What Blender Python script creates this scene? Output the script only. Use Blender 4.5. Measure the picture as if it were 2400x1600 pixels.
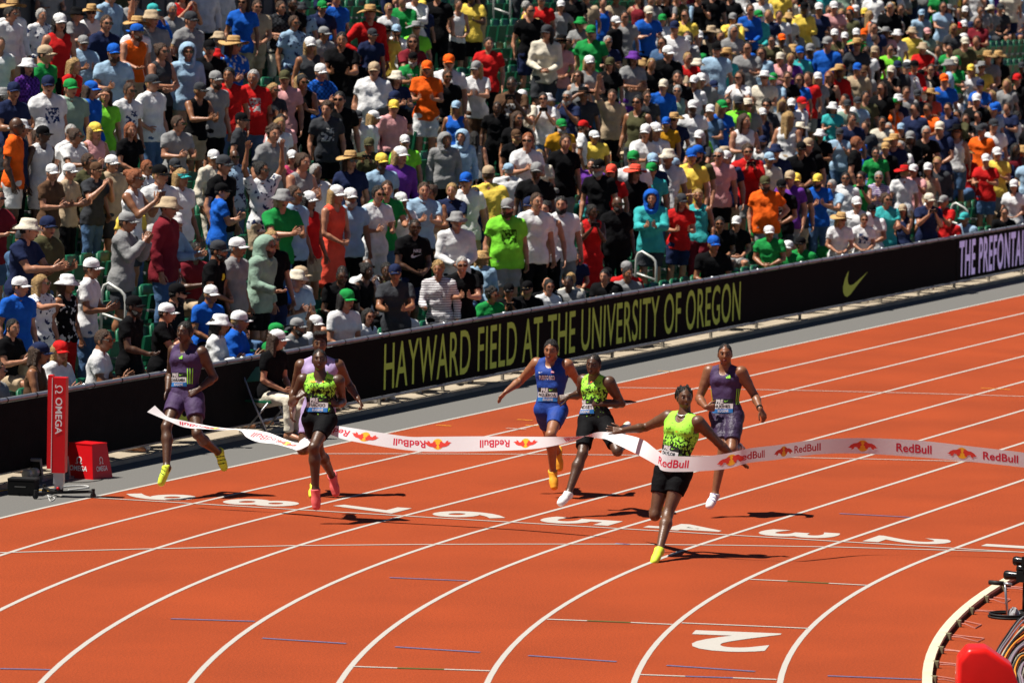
import bpy, bmesh, math, random
import numpy as np
from mathutils import Matrix, Vector
rnd = random.Random(7)
for o in list(bpy.data.objects): bpy.data.objects.remove(o)
scene = bpy.context.scene
C = scene.collection
A3 = lambda *a: np.array(a, float)
# ---------------------------------------------------------------- camera
PW, PH, FPX = 2400.0, 1600.0, 13083.75
CAM = A3(-55.4544, -13.9727, 6.3364); YAW, PIT, ROL = .347223, -.0746728, .020028
def _axes():
    cy, sy, cp, sp = math.cos(YAW), math.sin(YAW), math.cos(PIT), math.sin(PIT)
    d = A3(cy*cp, sy*cp, sp); r = A3(sy, -cy, 0); u = np.cross(r, d)
    c, s = math.cos(ROL), math.sin(ROL)
    return c*r+s*u, -s*r+c*u, d
CR, CU, CD = _axes()
cam_d = bpy.data.cameras.new('camera'); cam = bpy.data.objects.new('camera', cam_d); C.objects.link(cam)
cam.matrix_world = Matrix(((CR[0], CU[0], -CD[0], CAM[0]), (CR[1], CU[1], -CD[1], CAM[1]), (CR[2], CU[2], -CD[2], CAM[2]), (0, 0, 0, 1)))
cam_d.sensor_fit = 'HORIZONTAL'; cam_d.sensor_width = 36; cam_d.lens = FPX*36/PW
cam_d.clip_start = 1; cam_d.clip_end = 2000
cam_d.dof.use_dof = True; cam_d.dof.focus_distance = 57.5; cam_d.dof.aperture_fstop = 5.0
scene.camera = cam
scene.render.resolution_x, scene.render.resolution_y = 1024, 682
# ---------------------------------------------------------------- sky, sun, exposure
SUN_EL, SUN_SH = math.radians(64), math.radians(-62)      # elevation, direction in which shadows fall
w = bpy.data.worlds.new('World'); scene.world = w; w.use_nodes = True
nt = w.node_tree; sky = nt.nodes.new('ShaderNodeTexSky'); sky.sky_type = 'NISHITA'; sky.sun_disc = False; sky.air_density = .4; sky.dust_density = .1; sky.altitude = 150
sun_az = SUN_SH+math.pi
sky.sun_elevation = SUN_EL; sky.sun_rotation = math.pi/2-sun_az
nt.links.new(sky.outputs[0], nt.nodes['Background'].inputs[0]); nt.nodes['Background'].inputs[1].default_value = .05
sl = bpy.data.lights.new('sun', 'SUN'); sl.energy = 5.0; sl.angle = math.radians(.5); sl.color = (1, .95, .87)
so = bpy.data.objects.new('sun', sl); C.objects.link(so)
sv = Vector((math.cos(sun_az)*math.cos(SUN_EL), math.sin(sun_az)*math.cos(SUN_EL), math.sin(SUN_EL)))
so.rotation_euler = sv.to_track_quat('Z', 'Y').to_euler(); so.location = sv*80
vs = scene.view_settings; vs.view_transform = 'Standard'; vs.look = 'None'; vs.gamma = 1; vs.exposure = .62; vs.use_curve_mapping = False
# ---------------------------------------------------------------- pixel <-> place
def ray(u, v): return CD+(u-PW/2)/FPX*CR-(v-PH/2)/FPX*CU
def at(u, v, depth): return CAM+ray(u, v)*depth
def gnd(u, v, z=0.0):
    r = ray(u, v); return CAM+r*((z-CAM[2])/r[2])
def onY(u, v, y):
    r = ray(u, v); return CAM+r*((y-CAM[1])/r[1])
def depth(p): return float((np.asarray(p)-CAM)@CD)
def pix(p):
    q = np.asarray(p)-CAM; k = q@CD; return PW/2+FPX*(q@CR)/k, PH/2-FPX*(q@CU)/k
def unit(a): return a/max(np.linalg.norm(a), 1e-9)
# ---------------------------------------------------------------- tagging
def tag(o, label=None, cat=None, group=None, kind=None):
    if label: o['label'] = label
    if cat: o['category'] = cat
    if group: o['group'] = group
    if kind: o['kind'] = kind
    return o
def empty(name, loc=(0, 0, 0), rz=0, sc=1):
    o = bpy.data.objects.new(name, None); C.objects.link(o); o.location = loc; o.rotation_euler = (0, 0, rz)
    o.scale = (sc, sc, sc) if np.isscalar(sc) else sc; o.empty_display_size = .1
    return o
# ---------------------------------------------------------------- materials
MATS = {}
def newmat(name):
    m = bpy.data.materials.new(name); m.use_nodes = True; return m, m.node_tree, m.node_tree.nodes['Principled BSDF']
def mat(name, col, rough=.8, var=.12, scale=14, bump=0, bscale=None, metal=0, spec=.3, emit=None):
    if name in MATS: return MATS[name]
    m, t, b = newmat(name); MATS[name] = m
    b.inputs['Roughness'].default_value = rough; b.inputs['Metallic'].default_value = metal; b.inputs['Specular IOR Level'].default_value = spec
    b.inputs['Base Color'].default_value = (*col, 1)
    if var or bump:
        tc = t.nodes.new('ShaderNodeTexCoord')
    if var:
        n = t.nodes.new('ShaderNodeTexNoise'); n.inputs['Scale'].default_value = scale; n.inputs['Detail'].default_value = 4
        t.links.new(tc.outputs['Object'], n.inputs['Vector'])
        mr = t.nodes.new('ShaderNodeMapRange'); mr.inputs['From Min'].default_value = .3; mr.inputs['From Max'].default_value = .7
        mr.inputs['To Min'].default_value = 1-var; mr.inputs['To Max'].default_value = 1+var*.6
        t.links.new(n.outputs['Fac'], mr.inputs['Value'])
        mx = t.nodes.new('ShaderNodeVectorMath'); mx.operation = 'SCALE'; mx.inputs[0].default_value = col
        t.links.new(mr.outputs[0], mx.inputs['Scale']); t.links.new(mx.outputs[0], b.inputs['Base Color'])
    if bump:
        n2 = t.nodes.new('ShaderNodeTexNoise'); n2.inputs['Scale'].default_value = bscale or scale; n2.inputs['Detail'].default_value = 3
        t.links.new(tc.outputs['Object'], n2.inputs['Vector'])
        bp = t.nodes.new('ShaderNodeBump'); bp.inputs['Strength'].default_value = bump; bp.inputs['Distance'].default_value = .03
        t.links.new(n2.outputs['Fac'], bp.inputs['Height']); t.links.new(bp.outputs[0], b.inputs['Normal'])
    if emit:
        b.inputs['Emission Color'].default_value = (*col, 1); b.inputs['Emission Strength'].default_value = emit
    return m
def srgb(h): 
    c = [int(h[i:i+2], 16)/255 for i in (0, 2, 4)]
    return tuple(x/12.92 if x < .04045 else ((x+.055)/1.055)**2.4 for x in c)
COL = {  # code: (name, linear colour)
 'w': ('white', (.76, .76, .76)), 'k': ('black', (.007, .007, .008)), 'g': ('grey', (.27, .27, .27)), 'd': ('charcoal', (.045, .048, .055)),
 'n': ('navy', (.018, .026, .07)), 'b': ('blue', (.015, .11, .50)), 'l': ('light blue', (.32, .47, .62)), 'r': ('red', (.55, .018, .018)),
 'o': ('orange', (.85, .13, .015)), 'y': ('yellow', (.85, .62, .10)), 'e': ('green', (.018, .26, .06)), 'm': ('lime', (.22, .72, .05)),
 't': ('straw', (.50, .31, .13)), 'p': ('pink', (.72, .36, .36)), 'u': ('purple', (.14, .04, .30)), 's': ('tan', (.46, .35, .23)),
 'c': ('cream', (.68, .62, .50)), 'v': ('olive', (.085, .082, .04)), 'i': ('brown', (.11, .06, .035)), 'a': ('turquoise', (.05, .42, .42)),
 'x': ('maroon', (.20, .02, .03)), 'q': ('sage', (.26, .38, .30)), 'j': ('denim', (.075, .14, .26)), 'f': ('magenta', (.60, .06, .16)), 'z': ('coral', (.85, .10, .06)), 'h': ('mustard', (.55, .27, .02))}
def fabric(code, pat=''):
    nm, c = COL[code]; key = 'fabric_'+nm.replace(' ', '_')+('_'+pat if pat else '')
    if key in MATS: return MATS[key]
    m = mat(key, c, .92, .16, 9, .9, 8, spec=.06)
    if pat:
        t = m.node_tree; b = t.nodes['Principled BSDF']; tc = t.nodes.new('ShaderNodeTexCoord'); old = b.inputs['Base Color'].links[0].from_socket
        mx = t.nodes.new('ShaderNodeMix'); mx.data_type = 'RGBA'
        if pat == 's':
            wv = t.nodes.new('ShaderNodeTexWave'); wv.bands_direction = 'Z'; wv.inputs['Scale'].default_value = 9; wv.inputs['Distortion'].default_value = .6; f = wv.outputs['Fac']; thr = .62; c2 = (.75, .74, .72) if sum(c) < 1.2 else (.24, .20, .22)
        elif pat == 'p':
            ck = t.nodes.new('ShaderNodeTexChecker'); ck.inputs['Scale'].default_value = 26; f = ck.outputs['Fac']; thr = .5; c2 = tuple(x*.35 for x in c)
        elif pat == 'g':    # printed motif on the chest only
            vo = t.nodes.new('ShaderNodeTexNoise'); vo.inputs['Scale'].default_value = 22; vo.inputs['Detail'].default_value = 1; sx = t.nodes.new('ShaderNodeSeparateXYZ'); t.links.new(tc.outputs['Object'], sx.inputs[0]); thr = .5; c2 = tuple(x*.12 for x in c) if nm == 'lime' else (.03, .05, .14) if sum(c) > .9 else (.5, .5, .48)
            def box_(sock, cen, half):
                a_ = t.nodes.new('ShaderNodeMath'); a_.operation = 'COMPARE'; a_.inputs[1].default_value = cen; a_.inputs[2].default_value = half; t.links.new(sock, a_.inputs[0]); return a_.outputs[0]
            m1 = t.nodes.new('ShaderNodeMath'); m1.operation = 'MULTIPLY'; t.links.new(box_(sx.outputs[0], 0, .10), m1.inputs[0]); t.links.new(box_(sx.outputs[1], .2, .19), m1.inputs[1])
            m2 = t.nodes.new('ShaderNodeMath'); m2.operation = 'MULTIPLY'; t.links.new(box_(sx.outputs[2], 1.26, .10), m2.inputs[0]); t.links.new(m1.outputs[0], m2.inputs[1])
            m3 = t.nodes.new('ShaderNodeMath'); m3.operation = 'MULTIPLY'; t.links.new(m2.outputs[0], m3.inputs[0]); t.links.new(vo.outputs['Fac'], m3.inputs[1]); f = m3.outputs[0]
        else:
            vo = t.nodes.new('ShaderNodeTexNoise'); vo.inputs['Scale'].default_value = 16; vo.inputs['Detail'].default_value = 1; f = vo.outputs['Fac']; thr = .6; c2 = (.03, .04, .10) if sum(c) > 1 else (.6, .6, .58)
        t.links.new(tc.outputs['Object'], (wv if pat == 's' else ck if pat == 'p' else vo).inputs['Vector'])
        g = t.nodes.new('ShaderNodeMath'); g.operation = 'GREATER_THAN'; g.inputs[1].default_value = thr; t.links.new(f, g.inputs[0])
        t.links.new(g.outputs[0], mx.inputs[0]); t.links.new(old, mx.inputs[6]); mx.inputs[7].default_value = (*c2, 1); t.links.new(mx.outputs[2], b.inputs['Base Color'])
    return m
SK = {'l': (.44, .20, .115), 'm': (.30, .125, .06), 't': (.22, .085, .038), 'd': (.085, .038, .020), 'e': (.125, .055, .027)}
def skin(c): return mat('skin_'+c, SK[c], .42, .14, 20, .12, 60, spec=.5)
HAIR = {'k': (.012, .010, .009), 'i': (.06, .03, .016), 'y': (.42, .26, .10), 'g': (.42, .41, .39), 'r': (.30, .09, .03)}
HN = {'k': 'black', 'i': 'brown', 'y': 'blond', 'g': 'grey', 'r': 'red'}
def hairm(c): return mat('hair_'+c, HAIR[c], .55, .4, 60, .8, 90, spec=.35)
M_EYE = mat('eye_white', (.42, .38, .34), .3, 0); M_DARK = mat('dark_detail', (.008, .006, .005), .4, 0); M_LIP = mat('lips', (.26, .075, .06), .5, 0); M_LIPD = mat('lips_dark', (.10, .035, .03), .45, 0)
M_SHADES = mat('sunglass_lens', (.006, .006, .007), .12, 0, spec=.6)
M_STEEL = mat('galvanised_steel', (.42, .43, .45), .38, .2, 8, metal=.75)
M_RAIL = mat('painted_handrail', (.62, .62, .58), .4, .12, 8, metal=.2)
M_BLACK = mat('matt_black', (.008, .008, .008), .85, .1, 10, spec=.12)
M_RUB = mat('black_rubber', (.012, .012, .012), .6, .1, 20)
M_RED = mat('red_paint', (.62, .006, .010), .38, .06, 6)
M_REDM = mat('red_moulded_plastic', (.72, .012, .008), .35, .08, 5)
M_WHITE = mat('white_print', (.80, .79, .77), .7, .04, 6)
M_CONC = mat('concrete', (.36, .30, .22), .9, .18, 3, .25, 40)
M_CONCD = mat('shaded_terrace_concrete', (.17, .16, .145), .9, .25, 3, .25, 40)  # darker copy of the concrete: shade between the spectators put into the colour
M_CONCW = mat('concrete_wall', (.12, .115, .11), .9, .22, 2, .2, 20)
M_SEAT = mat('green_seat_plastic', (.010, .115, .055), .38, .15, 6)
M_GREYP = mat('grey_plastic', (.22, .22, .22), .5, .1, 9)
# ---------------------------------------------------------------- mesh building
def mk(name, V, F, mats, mi=None, smooth=True, attrs=None):
    V = np.asarray(V, np.float32); me = bpy.data.meshes.new(name)
    if isinstance(F, np.ndarray):
        n = len(F); kk = F.shape[1]; me.vertices.add(len(V)); me.vertices.foreach_set('co', V.ravel())
        me.loops.add(n*kk); me.loops.foreach_set('vertex_index', F.astype(np.int32).ravel())
        me.polygons.add(n); me.polygons.foreach_set('loop_start', np.arange(0, n*kk, kk, dtype=np.int32)); me.polygons.foreach_set('loop_total', np.full(n, kk, np.int32))
    else:
        me.from_pydata(V.tolist(), [], [list(map(int, f)) for f in F]); n = len(F)
    if mi is not None: me.polygons.foreach_set('material_index', np.asarray(mi, np.int32))
    if smooth: me.polygons.foreach_set('use_smooth', np.ones(n, bool))
    for m in (mats if isinstance(mats, (list, tuple)) else [mats]): me.materials.append(m)
    if attrs:
        for k, a in attrs.items():
            at_ = me.attributes.new(k, 'FLOAT', 'POINT'); at_.data.foreach_set('value', np.asarray(a, np.float32))
    me.update(); me.validate(); return me
def ob(name, me, parent=None, loc=None, mats=None, M=None):
    o = bpy.data.objects.new(name, me); C.objects.link(o)
    if parent is not None: o.parent = parent
    if M is not None: o.matrix_local = M
    elif loc is not None: o.location = loc
    if mats:
        for i, m in enumerate(mats):
            o.material_slots[i].link = 'OBJECT'; o.material_slots[i].material = m
    return o
class MB:
    """collects polygons with material indices"""
    def __init__(s): s.V = []; s.F = []; s.I = []
    def add(s, V, F, i=0):
        n = len(s.V); s.V += [tuple(map(float, v)) for v in V]; s.F += [[int(a)+n for a in f] for f in F]; s.I += [i]*len(F); return s
    def box(s, c, size, i=0, R=None, taper=1.0, bev=0):
        x, y, z = [k/2 for k in size]; P = []
        for sz, q in ((-1, 1), (1, taper)):
            for sx, sy in ((-1, -1), (1, -1), (1, 1), (-1, 1)): P.append((sx*x*q, sy*y*q, sz*z))
        P = np.array(P)
        if R is not None: P = P@np.asarray(R).T
        return s.add(P+np.asarray(c), [(3, 2, 1, 0), (4, 5, 6, 7), (0, 1, 5, 4), (1, 2, 6, 5), (2, 3, 7, 6), (3, 0, 4, 7)], i)
    def tube(s, pts, r, n=8, i=0, cap=True):
        pts = [np.asarray(p, float) for p in pts]; rs = r if isinstance(r, (list, tuple, np.ndarray)) else [r]*len(pts); V = []; F = []
        t0 = unit(pts[1]-pts[0]); up = A3(0, 0, 1) if abs(t0[2]) < .9 else A3(1, 0, 0); a = unit(np.cross(t0, up))
        for k, p in enumerate(pts):
            t = unit(pts[min(k+1, len(pts)-1)]-pts[max(k-1, 0)]); a = unit(a-t*(a@t)); b = np.cross(t, a)
            for j in range(n):
                an = 2*math.pi*j/n; V.append(p+rs[k]*(math.cos(an)*a+math.sin(an)*b))
        for k in range(len(pts)-1):
            for j in range(n): F.append((k*n+j, k*n+(j+1) % n, (k+1)*n+(j+1) % n, (k+1)*n+j))
        if cap: F.append(tuple(range(n-1, -1, -1))); F.append(tuple((len(pts)-1)*n+j for j in range(n)))
        return s.add(V, F, i)
    def lathe(s, prof, n=16, i=0, sc=(1, 1), c=(0, 0, 0), wob=None):
        V = []; F = []
        for k, (r, z) in enumerate(prof):
            for j in range(n):
                an = 2*math.pi*j/n; dz = wob(an, r) if wob else 0
                V.append((c[0]+r*sc[0]*math.cos(an), c[1]+r*sc[1]*math.sin(an), c[2]+z+dz))
        for k in range(len(prof)-1):
            for j in range(n): F.append((k*n+j, k*n+(j+1) % n, (k+1)*n+(j+1) % n, (k+1)*n+j))
        F.append(tuple((len(prof)-1)*n+j for j in range(n))); return s.add(V, F, i)
    def mesh(s, name, mats, smooth=False):
        return mk(name, s.V, s.F, mats, s.I, smooth)
    def build(s, name, mats, parent=None, smooth=False, loc=None, M=None): return ob(name, s.mesh(name, mats, smooth), parent, loc, M=M)
def sheet(name, poly, z, m, parent=None, kind=None):
    me = mk(name, [(p[0], p[1], z) for p in poly], [list(range(len(poly)))], m, smooth=False); o = ob(name, me, parent)
    if kind and parent is None: o['kind'] = kind
    return o
def strip(name, pts, wd, z, m, parent=None):
    """painted line along ground points"""
    P = np.array([(p[0], p[1]) for p in pts], float); T = np.gradient(P, axis=0); T /= np.linalg.norm(T, axis=1)[:, None]; N = np.c_[-T[:, 1], T[:, 0]]*wd/2
    V = [(*p, z) for p in np.r_[P-N, P+N]]; n = len(P); F = [(i, i+1, n+i+1, n+i) for i in range(n-1)]
    # orient up
    a, b, c = [np.array(V[k]) for k in F[0][:3]]
    if np.cross(b-a, c-a)[2] < 0: F = [f[::-1] for f in F]
    return ob(name, mk(name, V, F, m, smooth=False), parent)
# ---------------------------------------------------------------- text outlines
def text_poly(txt, bold=0.0, space=1.0):
    cu = bpy.data.curves.new('t', 'FONT'); cu.body = txt; cu.offset = bold; cu.space_character = space; cu.fill_mode = 'BOTH'; cu.resolution_u = 4
    o = bpy.data.objects.new('t', cu); me = o.to_mesh()
    V = np.array([v.co[:2] for v in me.vertices]); F = [list(p.vertices) for p in me.polygons]
    o.to_mesh_clear(); bpy.data.objects.remove(o); bpy.data.curves.remove(cu)
    return V, F
_TC = {}
def text_fit(txt, wid, hei, bold=.02, space=1.0):
    """text scaled to wid x hei, origin lower left"""
    k = (txt, bold, space)
    if k not in _TC: _TC[k] = text_poly(*k)
    V, F = _TC[k]; lo, hi = V.min(0), V.max(0)
    return (V-lo)/(hi-lo)*[wid, hei], F
def omega_poly(wid, hei):
    V = []; F = []; n = 18
    a0, a1 = math.radians(-60), math.radians(240)
    for k in range(n+1):
        a = a0+(a1-a0)*k/n
        V += [(.5+.42*math.cos(a), .55+.45*math.sin(a)), (.5+.29*math.cos(a), .55+.33*math.sin(a))]
    F = [(2*k, 2*k+2, 2*k+3, 2*k+1) for k in range(n)]
    b = len(V); V += [(.66, 0), (1.0, 0), (1.0, .13), (.66, .13), (.62, .13), (.74, .13), (.72, .20), (.64, .28)]; F += [(b, b+1, b+2, b+3), (b+4, b+5, b+6, b+7)]
    b = len(V); V += [(.34, 0), (.0, 0), (.0, .13), (.34, .13), (.38, .13), (.26, .13), (.28, .20), (.36, .28)]; F += [(b+3, b+2, b+1, b), (b+7, b+6, b+5, b+4)]
    return np.array(V)*[wid, hei], F
SWOOSH = np.array([(0, .36), (.06, .60), (.16, .80), (.22, .86), (.17, .62), (.20, .44), (.28, .36), (.42, .38), (1, .72), (.60, .36), (.30, .06), (.18, 0), (.08, .05), (.01, .18)])
SW_F = [(0, 1, 4, 5), (1, 2, 3, 4), (0, 5, 12, 13), (5, 6, 11, 12), (6, 7, 10, 11), (7, 8, 9, 10)]
def place2d(V2, o, r, u): return np.asarray(o)+V2[:, :1]*np.asarray(r)+V2[:, 1:2]*np.asarray(u)
# ================================================================ figures: implicit surfaces
def seg_d(P, a, b, ra, rb):
    ab = b-a; L2 = ab@ab+1e-12; t = np.clip(((P-a)@ab)/L2, 0, 1)
    return np.linalg.norm(P-(a+t[..., None]*ab), axis=-1)-(ra+(rb-ra)*t)
class Field:
    def __init__(s, prims, h, pad=.03):
        lo = np.min([np.minimum(p[0]-p[2], p[1]-p[3]) for p in prims], 0)-pad-2*h; hi = np.max([np.maximum(p[0]+p[2], p[1]+p[3]) for p in prims], 0)+pad+2*h
        s.h = h; s.lo = lo; n = np.ceil((hi-lo)/h).astype(int)+1
        s.ax = [lo[i]+h*np.arange(n[i]) for i in range(3)]; s.F = np.full(n, .2, np.float32)
        for p in prims: s.add(*p)
    def grid(s, lo, hi):
        sl = []; g = []
        for i in range(3):
            a = max(0, int((lo[i]-s.lo[i])/s.h)-1); b = min(len(s.ax[i]), int((hi[i]-s.lo[i])/s.h)+3); sl.append(slice(a, b)); g.append(s.ax[i][a:b])
        return tuple(sl), np.stack(np.meshgrid(*g, indexing='ij'), -1)
    def add(s, a, b, ra, rb, k=.025, flat=False):
        r = max(ra, rb)+k+2*s.h; sl, P = s.grid(np.minimum(a, b)-r, np.maximum(a, b)+r)
        d = seg_d(P, a, b, ra, rb)
        if flat: d = np.maximum(d, (P-b)@unit(b-a))
        f = s.F[sl]; hh = np.maximum(k-np.abs(f-d), 0)/k; s.F[sl] = np.minimum(f, d)-hh*hh*k*.25
    def sub(s, a, b, ra, rb):
        r = max(ra, rb)+.03; sl, P = s.grid(np.minimum(a, b)-r, np.maximum(a, b)+r); s.F[sl] = np.maximum(s.F[sl], -seg_d(P, a, b, ra, rb))
    def cut(s, p, n):
        P = np.stack(np.meshgrid(*s.ax, indexing='ij'), -1); s.F = np.maximum(s.F, (P-p)@unit(np.asarray(n, float)))
    def fn(s, f):
        P = np.stack(np.meshgrid(*s.ax, indexing='ij'), -1); s.F = f(s.F, P)
    def mesh(s):
        F = s.F; S = F < 0; n = np.array(F.shape)-1
        c = np.zeros(n, np.int8); off = [(i, j, k) for i in (0, 1) for j in (0, 1) for k in (0, 1)]
        for i, j, k in off: c += S[i:i+n[0], j:j+n[1], k:k+n[2]]
        act = np.argwhere((c > 0) & (c < 8)); vid = np.full(n, -1, np.int64); vid[tuple(act.T)] = np.arange(len(act))
        val = np.stack([F[tuple((act+o).T)] for o in off], 1); acc = np.zeros((len(act), 3)); cnt = np.zeros(len(act))
        for a in range(8):
            for b in range(a+1, 8):
                oa, ob_ = np.array(off[a]), np.array(off[b])
                if np.abs(oa-ob_).sum() != 1: continue
                m = (val[:, a] < 0) != (val[:, b] < 0); t = val[m, a]/(val[m, a]-val[m, b]+1e-12)
                acc[m] += oa+t[:, None]*(ob_-oa); cnt[m] += 1
        V = s.lo+s.h*(act+acc/cnt[:, None]); Q = []
        for ax in range(3):
            o1, o2 = [np.eye(3, dtype=int)[(ax+q) % 3] for q in (1, 2)]
            A = S[:-1] if ax == 0 else S[:, :-1] if ax == 1 else S[:, :, :-1]; B = S[1:] if ax == 0 else S[:, 1:] if ax == 1 else S[:, :, 1:]
            e = np.argwhere(A != B); e = e[(e[:, (ax+1) % 3] > 0) & (e[:, (ax+2) % 3] > 0)]
            e = e[(e[:, (ax+1) % 3] < n[(ax+1) % 3]) & (e[:, (ax+2) % 3] < n[(ax+2) % 3])]
            q = np.stack([vid[tuple((e-o1-o2).T)], vid[tuple((e-o2).T)], vid[tuple(e.T)], vid[tuple((e-o1).T)]], 1)
            fl = ~A[tuple(e.T)]; q[fl] = q[fl][:, ::-1]; Q.append(q)
        return V, np.concatenate(Q)
def join(parts):
    V = []; Q = []; I = []; n = 0
    for v, q, i in parts:
        V.append(v); Q.append(q+n); I.append(np.full(len(q), i, np.int32) if np.isscalar(i) else i); n += len(v)
    return np.concatenate(V), np.concatenate(Q), np.concatenate(I)
# ---------------------------------------------------------------- heads
def cube_sphere(n):
    V = []; Q = []; t = np.tan(np.linspace(-math.pi/4, math.pi/4, n+1))
    for ax in range(3):
        for sg in (-1, 1):
            b = len(V)
            for i in range(n+1):
                for j in range(n+1):
                    p = np.zeros(3); p[ax] = sg; p[(ax+1) % 3] = t[i]; p[(ax+2) % 3] = t[j]; V.append(unit(p))
            for i in range(n):
                for j in range(n):
                    q = [b+i*(n+1)+j, b+(i+1)*(n+1)+j, b+(i+1)*(n+1)+j+1, b+i*(n+1)+j+1]; Q.append(q if sg > 0 else q[::-1])
    return np.array(V), np.array(Q)
def ellip(c, r, n=3): 
    v, q = cube_sphere(n); return v*np.asarray(r)+np.asarray(c), q
def head_mesh(n=13, beard=False, wide=1.0, mouth=0.0):
    """face looks to +Y; slots: 0 skin 1 lips 2 eye 3 dark(brows, iris)"""
    D, Q = cube_sphere(n); 
    V = D*[.074*wide, .094, .118]; x, y, z = V[:, 0].copy(), V[:, 1].copy(), V[:, 2].copy()
    low = np.clip(-z/.118, 0, 1); V[:, 0] *= 1-.26*low**1.6; V[:, 1] *= 1-.10*low**2*(y < 0); V[:, 1] += .012*low*(y > 0)
    V[:, 1] -= np.where((y < 0) & (z < 0), y*.35*low, 0)
    fr = np.clip(D[:, 1], 0, 1)**2; G = lambda cx, cz, sx, sz: np.exp(-((x-cx)/sx)**2-((z-cz)/sz)**2)*(D[:, 1] > 0)
    V[:, 1] += .024*G(0, -.022, .013, .016)+.012*G(0, .004, .010, .022)-.010*(G(.031, .014, .017, .012)+G(-.031, .014, .017, .012))
    V[:, 1] += .006*G(0, .036, .045, .010)+.007*G(0, -.058, .022, .012)+.008*G(0, -.098, .022, .016)+.004*(G(.045, -.02, .02, .02)+G(-.045, -.02, .02, .02))
    V[:, 1] -= .006*G(0, -.078, .03, .008)
    parts = [(V, Q, 0)]
    for sx in (-1, 1):
        v, q = ellip((sx*.073*wide, -.008, -.004), (.010, .020, .031), 3); parts.append((v, q, 0))          # ear
        v, q = ellip((sx*.031, .078, .013), (.0125, .009, .0052), 3); parts.append((v, q, 2))          # eye
        v, q = ellip((sx*.031, .0868, .0125), (.0060, .003, .0052), 2); parts.append((v, q, 3))
        v, q = ellip((sx*.033, .0865, .033), (.020, .006, .0045), 2); parts.append((v, q, 3))           # brow
    v, q = ellip((0, .0965, -.053), (.023, .008, .0062), 3); parts.append((v, q, 1))
    v, q = ellip((0, .096, -.064), (.020, .008, .0068), 3); parts.append((v, q, 1))
    if mouth: v, q = ellip((0, .1005, -.0585), (.015, .006, mouth), 3); parts.append((v, q, 3))
    if beard:
        F = Field([(A3(-.035, .055, -.075), A3(.035, .055, -.075), .034, .034, .02), (A3(0, .06, -.10), A3(0, .062, -.112), .03, .028, .02), (A3(-.058, .015, -.05), A3(-.04, .05, -.085), .022, .03, .02), (A3(.058, .015, -.05), A3(.04, .05, -.085), .022, .03, .02)], .01)
        v, q = F.mesh(); parts.append((v, q, 3))
    return join(parts)
def tubeq(pts, rs, n=5):
    m = MB(); m.tube(pts, rs, n, cap=False); V = np.array(m.V); F = list(m.F); k = len(pts)-1
    V = np.r_[V, [np.asarray(pts[-1])+unit(np.asarray(pts[-1])-np.asarray(pts[-2]))*rs[-1]*.8]]
    for j in range(0, n): F.append((k*n+j, k*n+(j+1) % n, len(V)-1, len(V)-1) if 0 else (k*n+j, k*n+(j+1) % n, len(V)-1, k*n+j))
    F = [f for f in F if len(set(f)) == 4]
    # close the tip with two quads
    if n == 5: F.append((k*n, k*n+1, k*n+2, k*n+3)); 
    if n == 6: F += [(k*n, k*n+1, k*n+2, k*n+3), (k*n, k*n+3, k*n+4, k*n+5)]
    return V[:-1], np.array(F)
def hand(wr, fw, nrm, side, curl=.25, spread=.5, sc=1.0, n=5):
    """palm prims and finger tubes. fw: finger direction, nrm: out of the palm, side +1 = right hand"""
    fw = unit(fw); nrm = unit(nrm-fw*(nrm@fw)); th = unit(np.cross(fw, nrm))*side          # toward thumb
    kn = wr+fw*.085*sc; prims = []
    for q in (-1, -.33, .33, 1): prims.append((wr+fw*.018*sc+th*q*.018*sc, kn+th*q*.030*sc, .0155*sc, .0135*sc, .012))
    parts = []
    for i, (q, L) in enumerate(((1, .072), (.36, .080), (-.3, .074), (-.95, .058))):
        p = kn+th*q*.031*sc; d = unit(fw+th*q*.16*spread); pts = [p-d*.012]; a = curl*.8
        for sg in (.45, .32, .25):
            d2 = unit(math.cos(a)*d+math.sin(a)*nrm); pts.append(pts[-1]+d2*L*sc*sg*(1.17 if sg == .45 else 1)); a += curl*1.2
        parts.append(tubeq(pts, [.0092*sc, .009*sc, .008*sc, .0065*sc], n))
    p = wr+fw*.028*sc+th*.026*sc; d = unit(fw*.72+th*.75+nrm*.25); pts = [p, p+d*.036*sc]; d = unit(fw*1.0+th*.42+nrm*.35*curl); pts.append(pts[-1]+d*.034*sc); pts.append(pts[-1]+d*.026*sc)
    parts.append(tubeq(pts, [.013*sc, .011*sc, .0095*sc, .007*sc], n))
    return prims, parts
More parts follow.
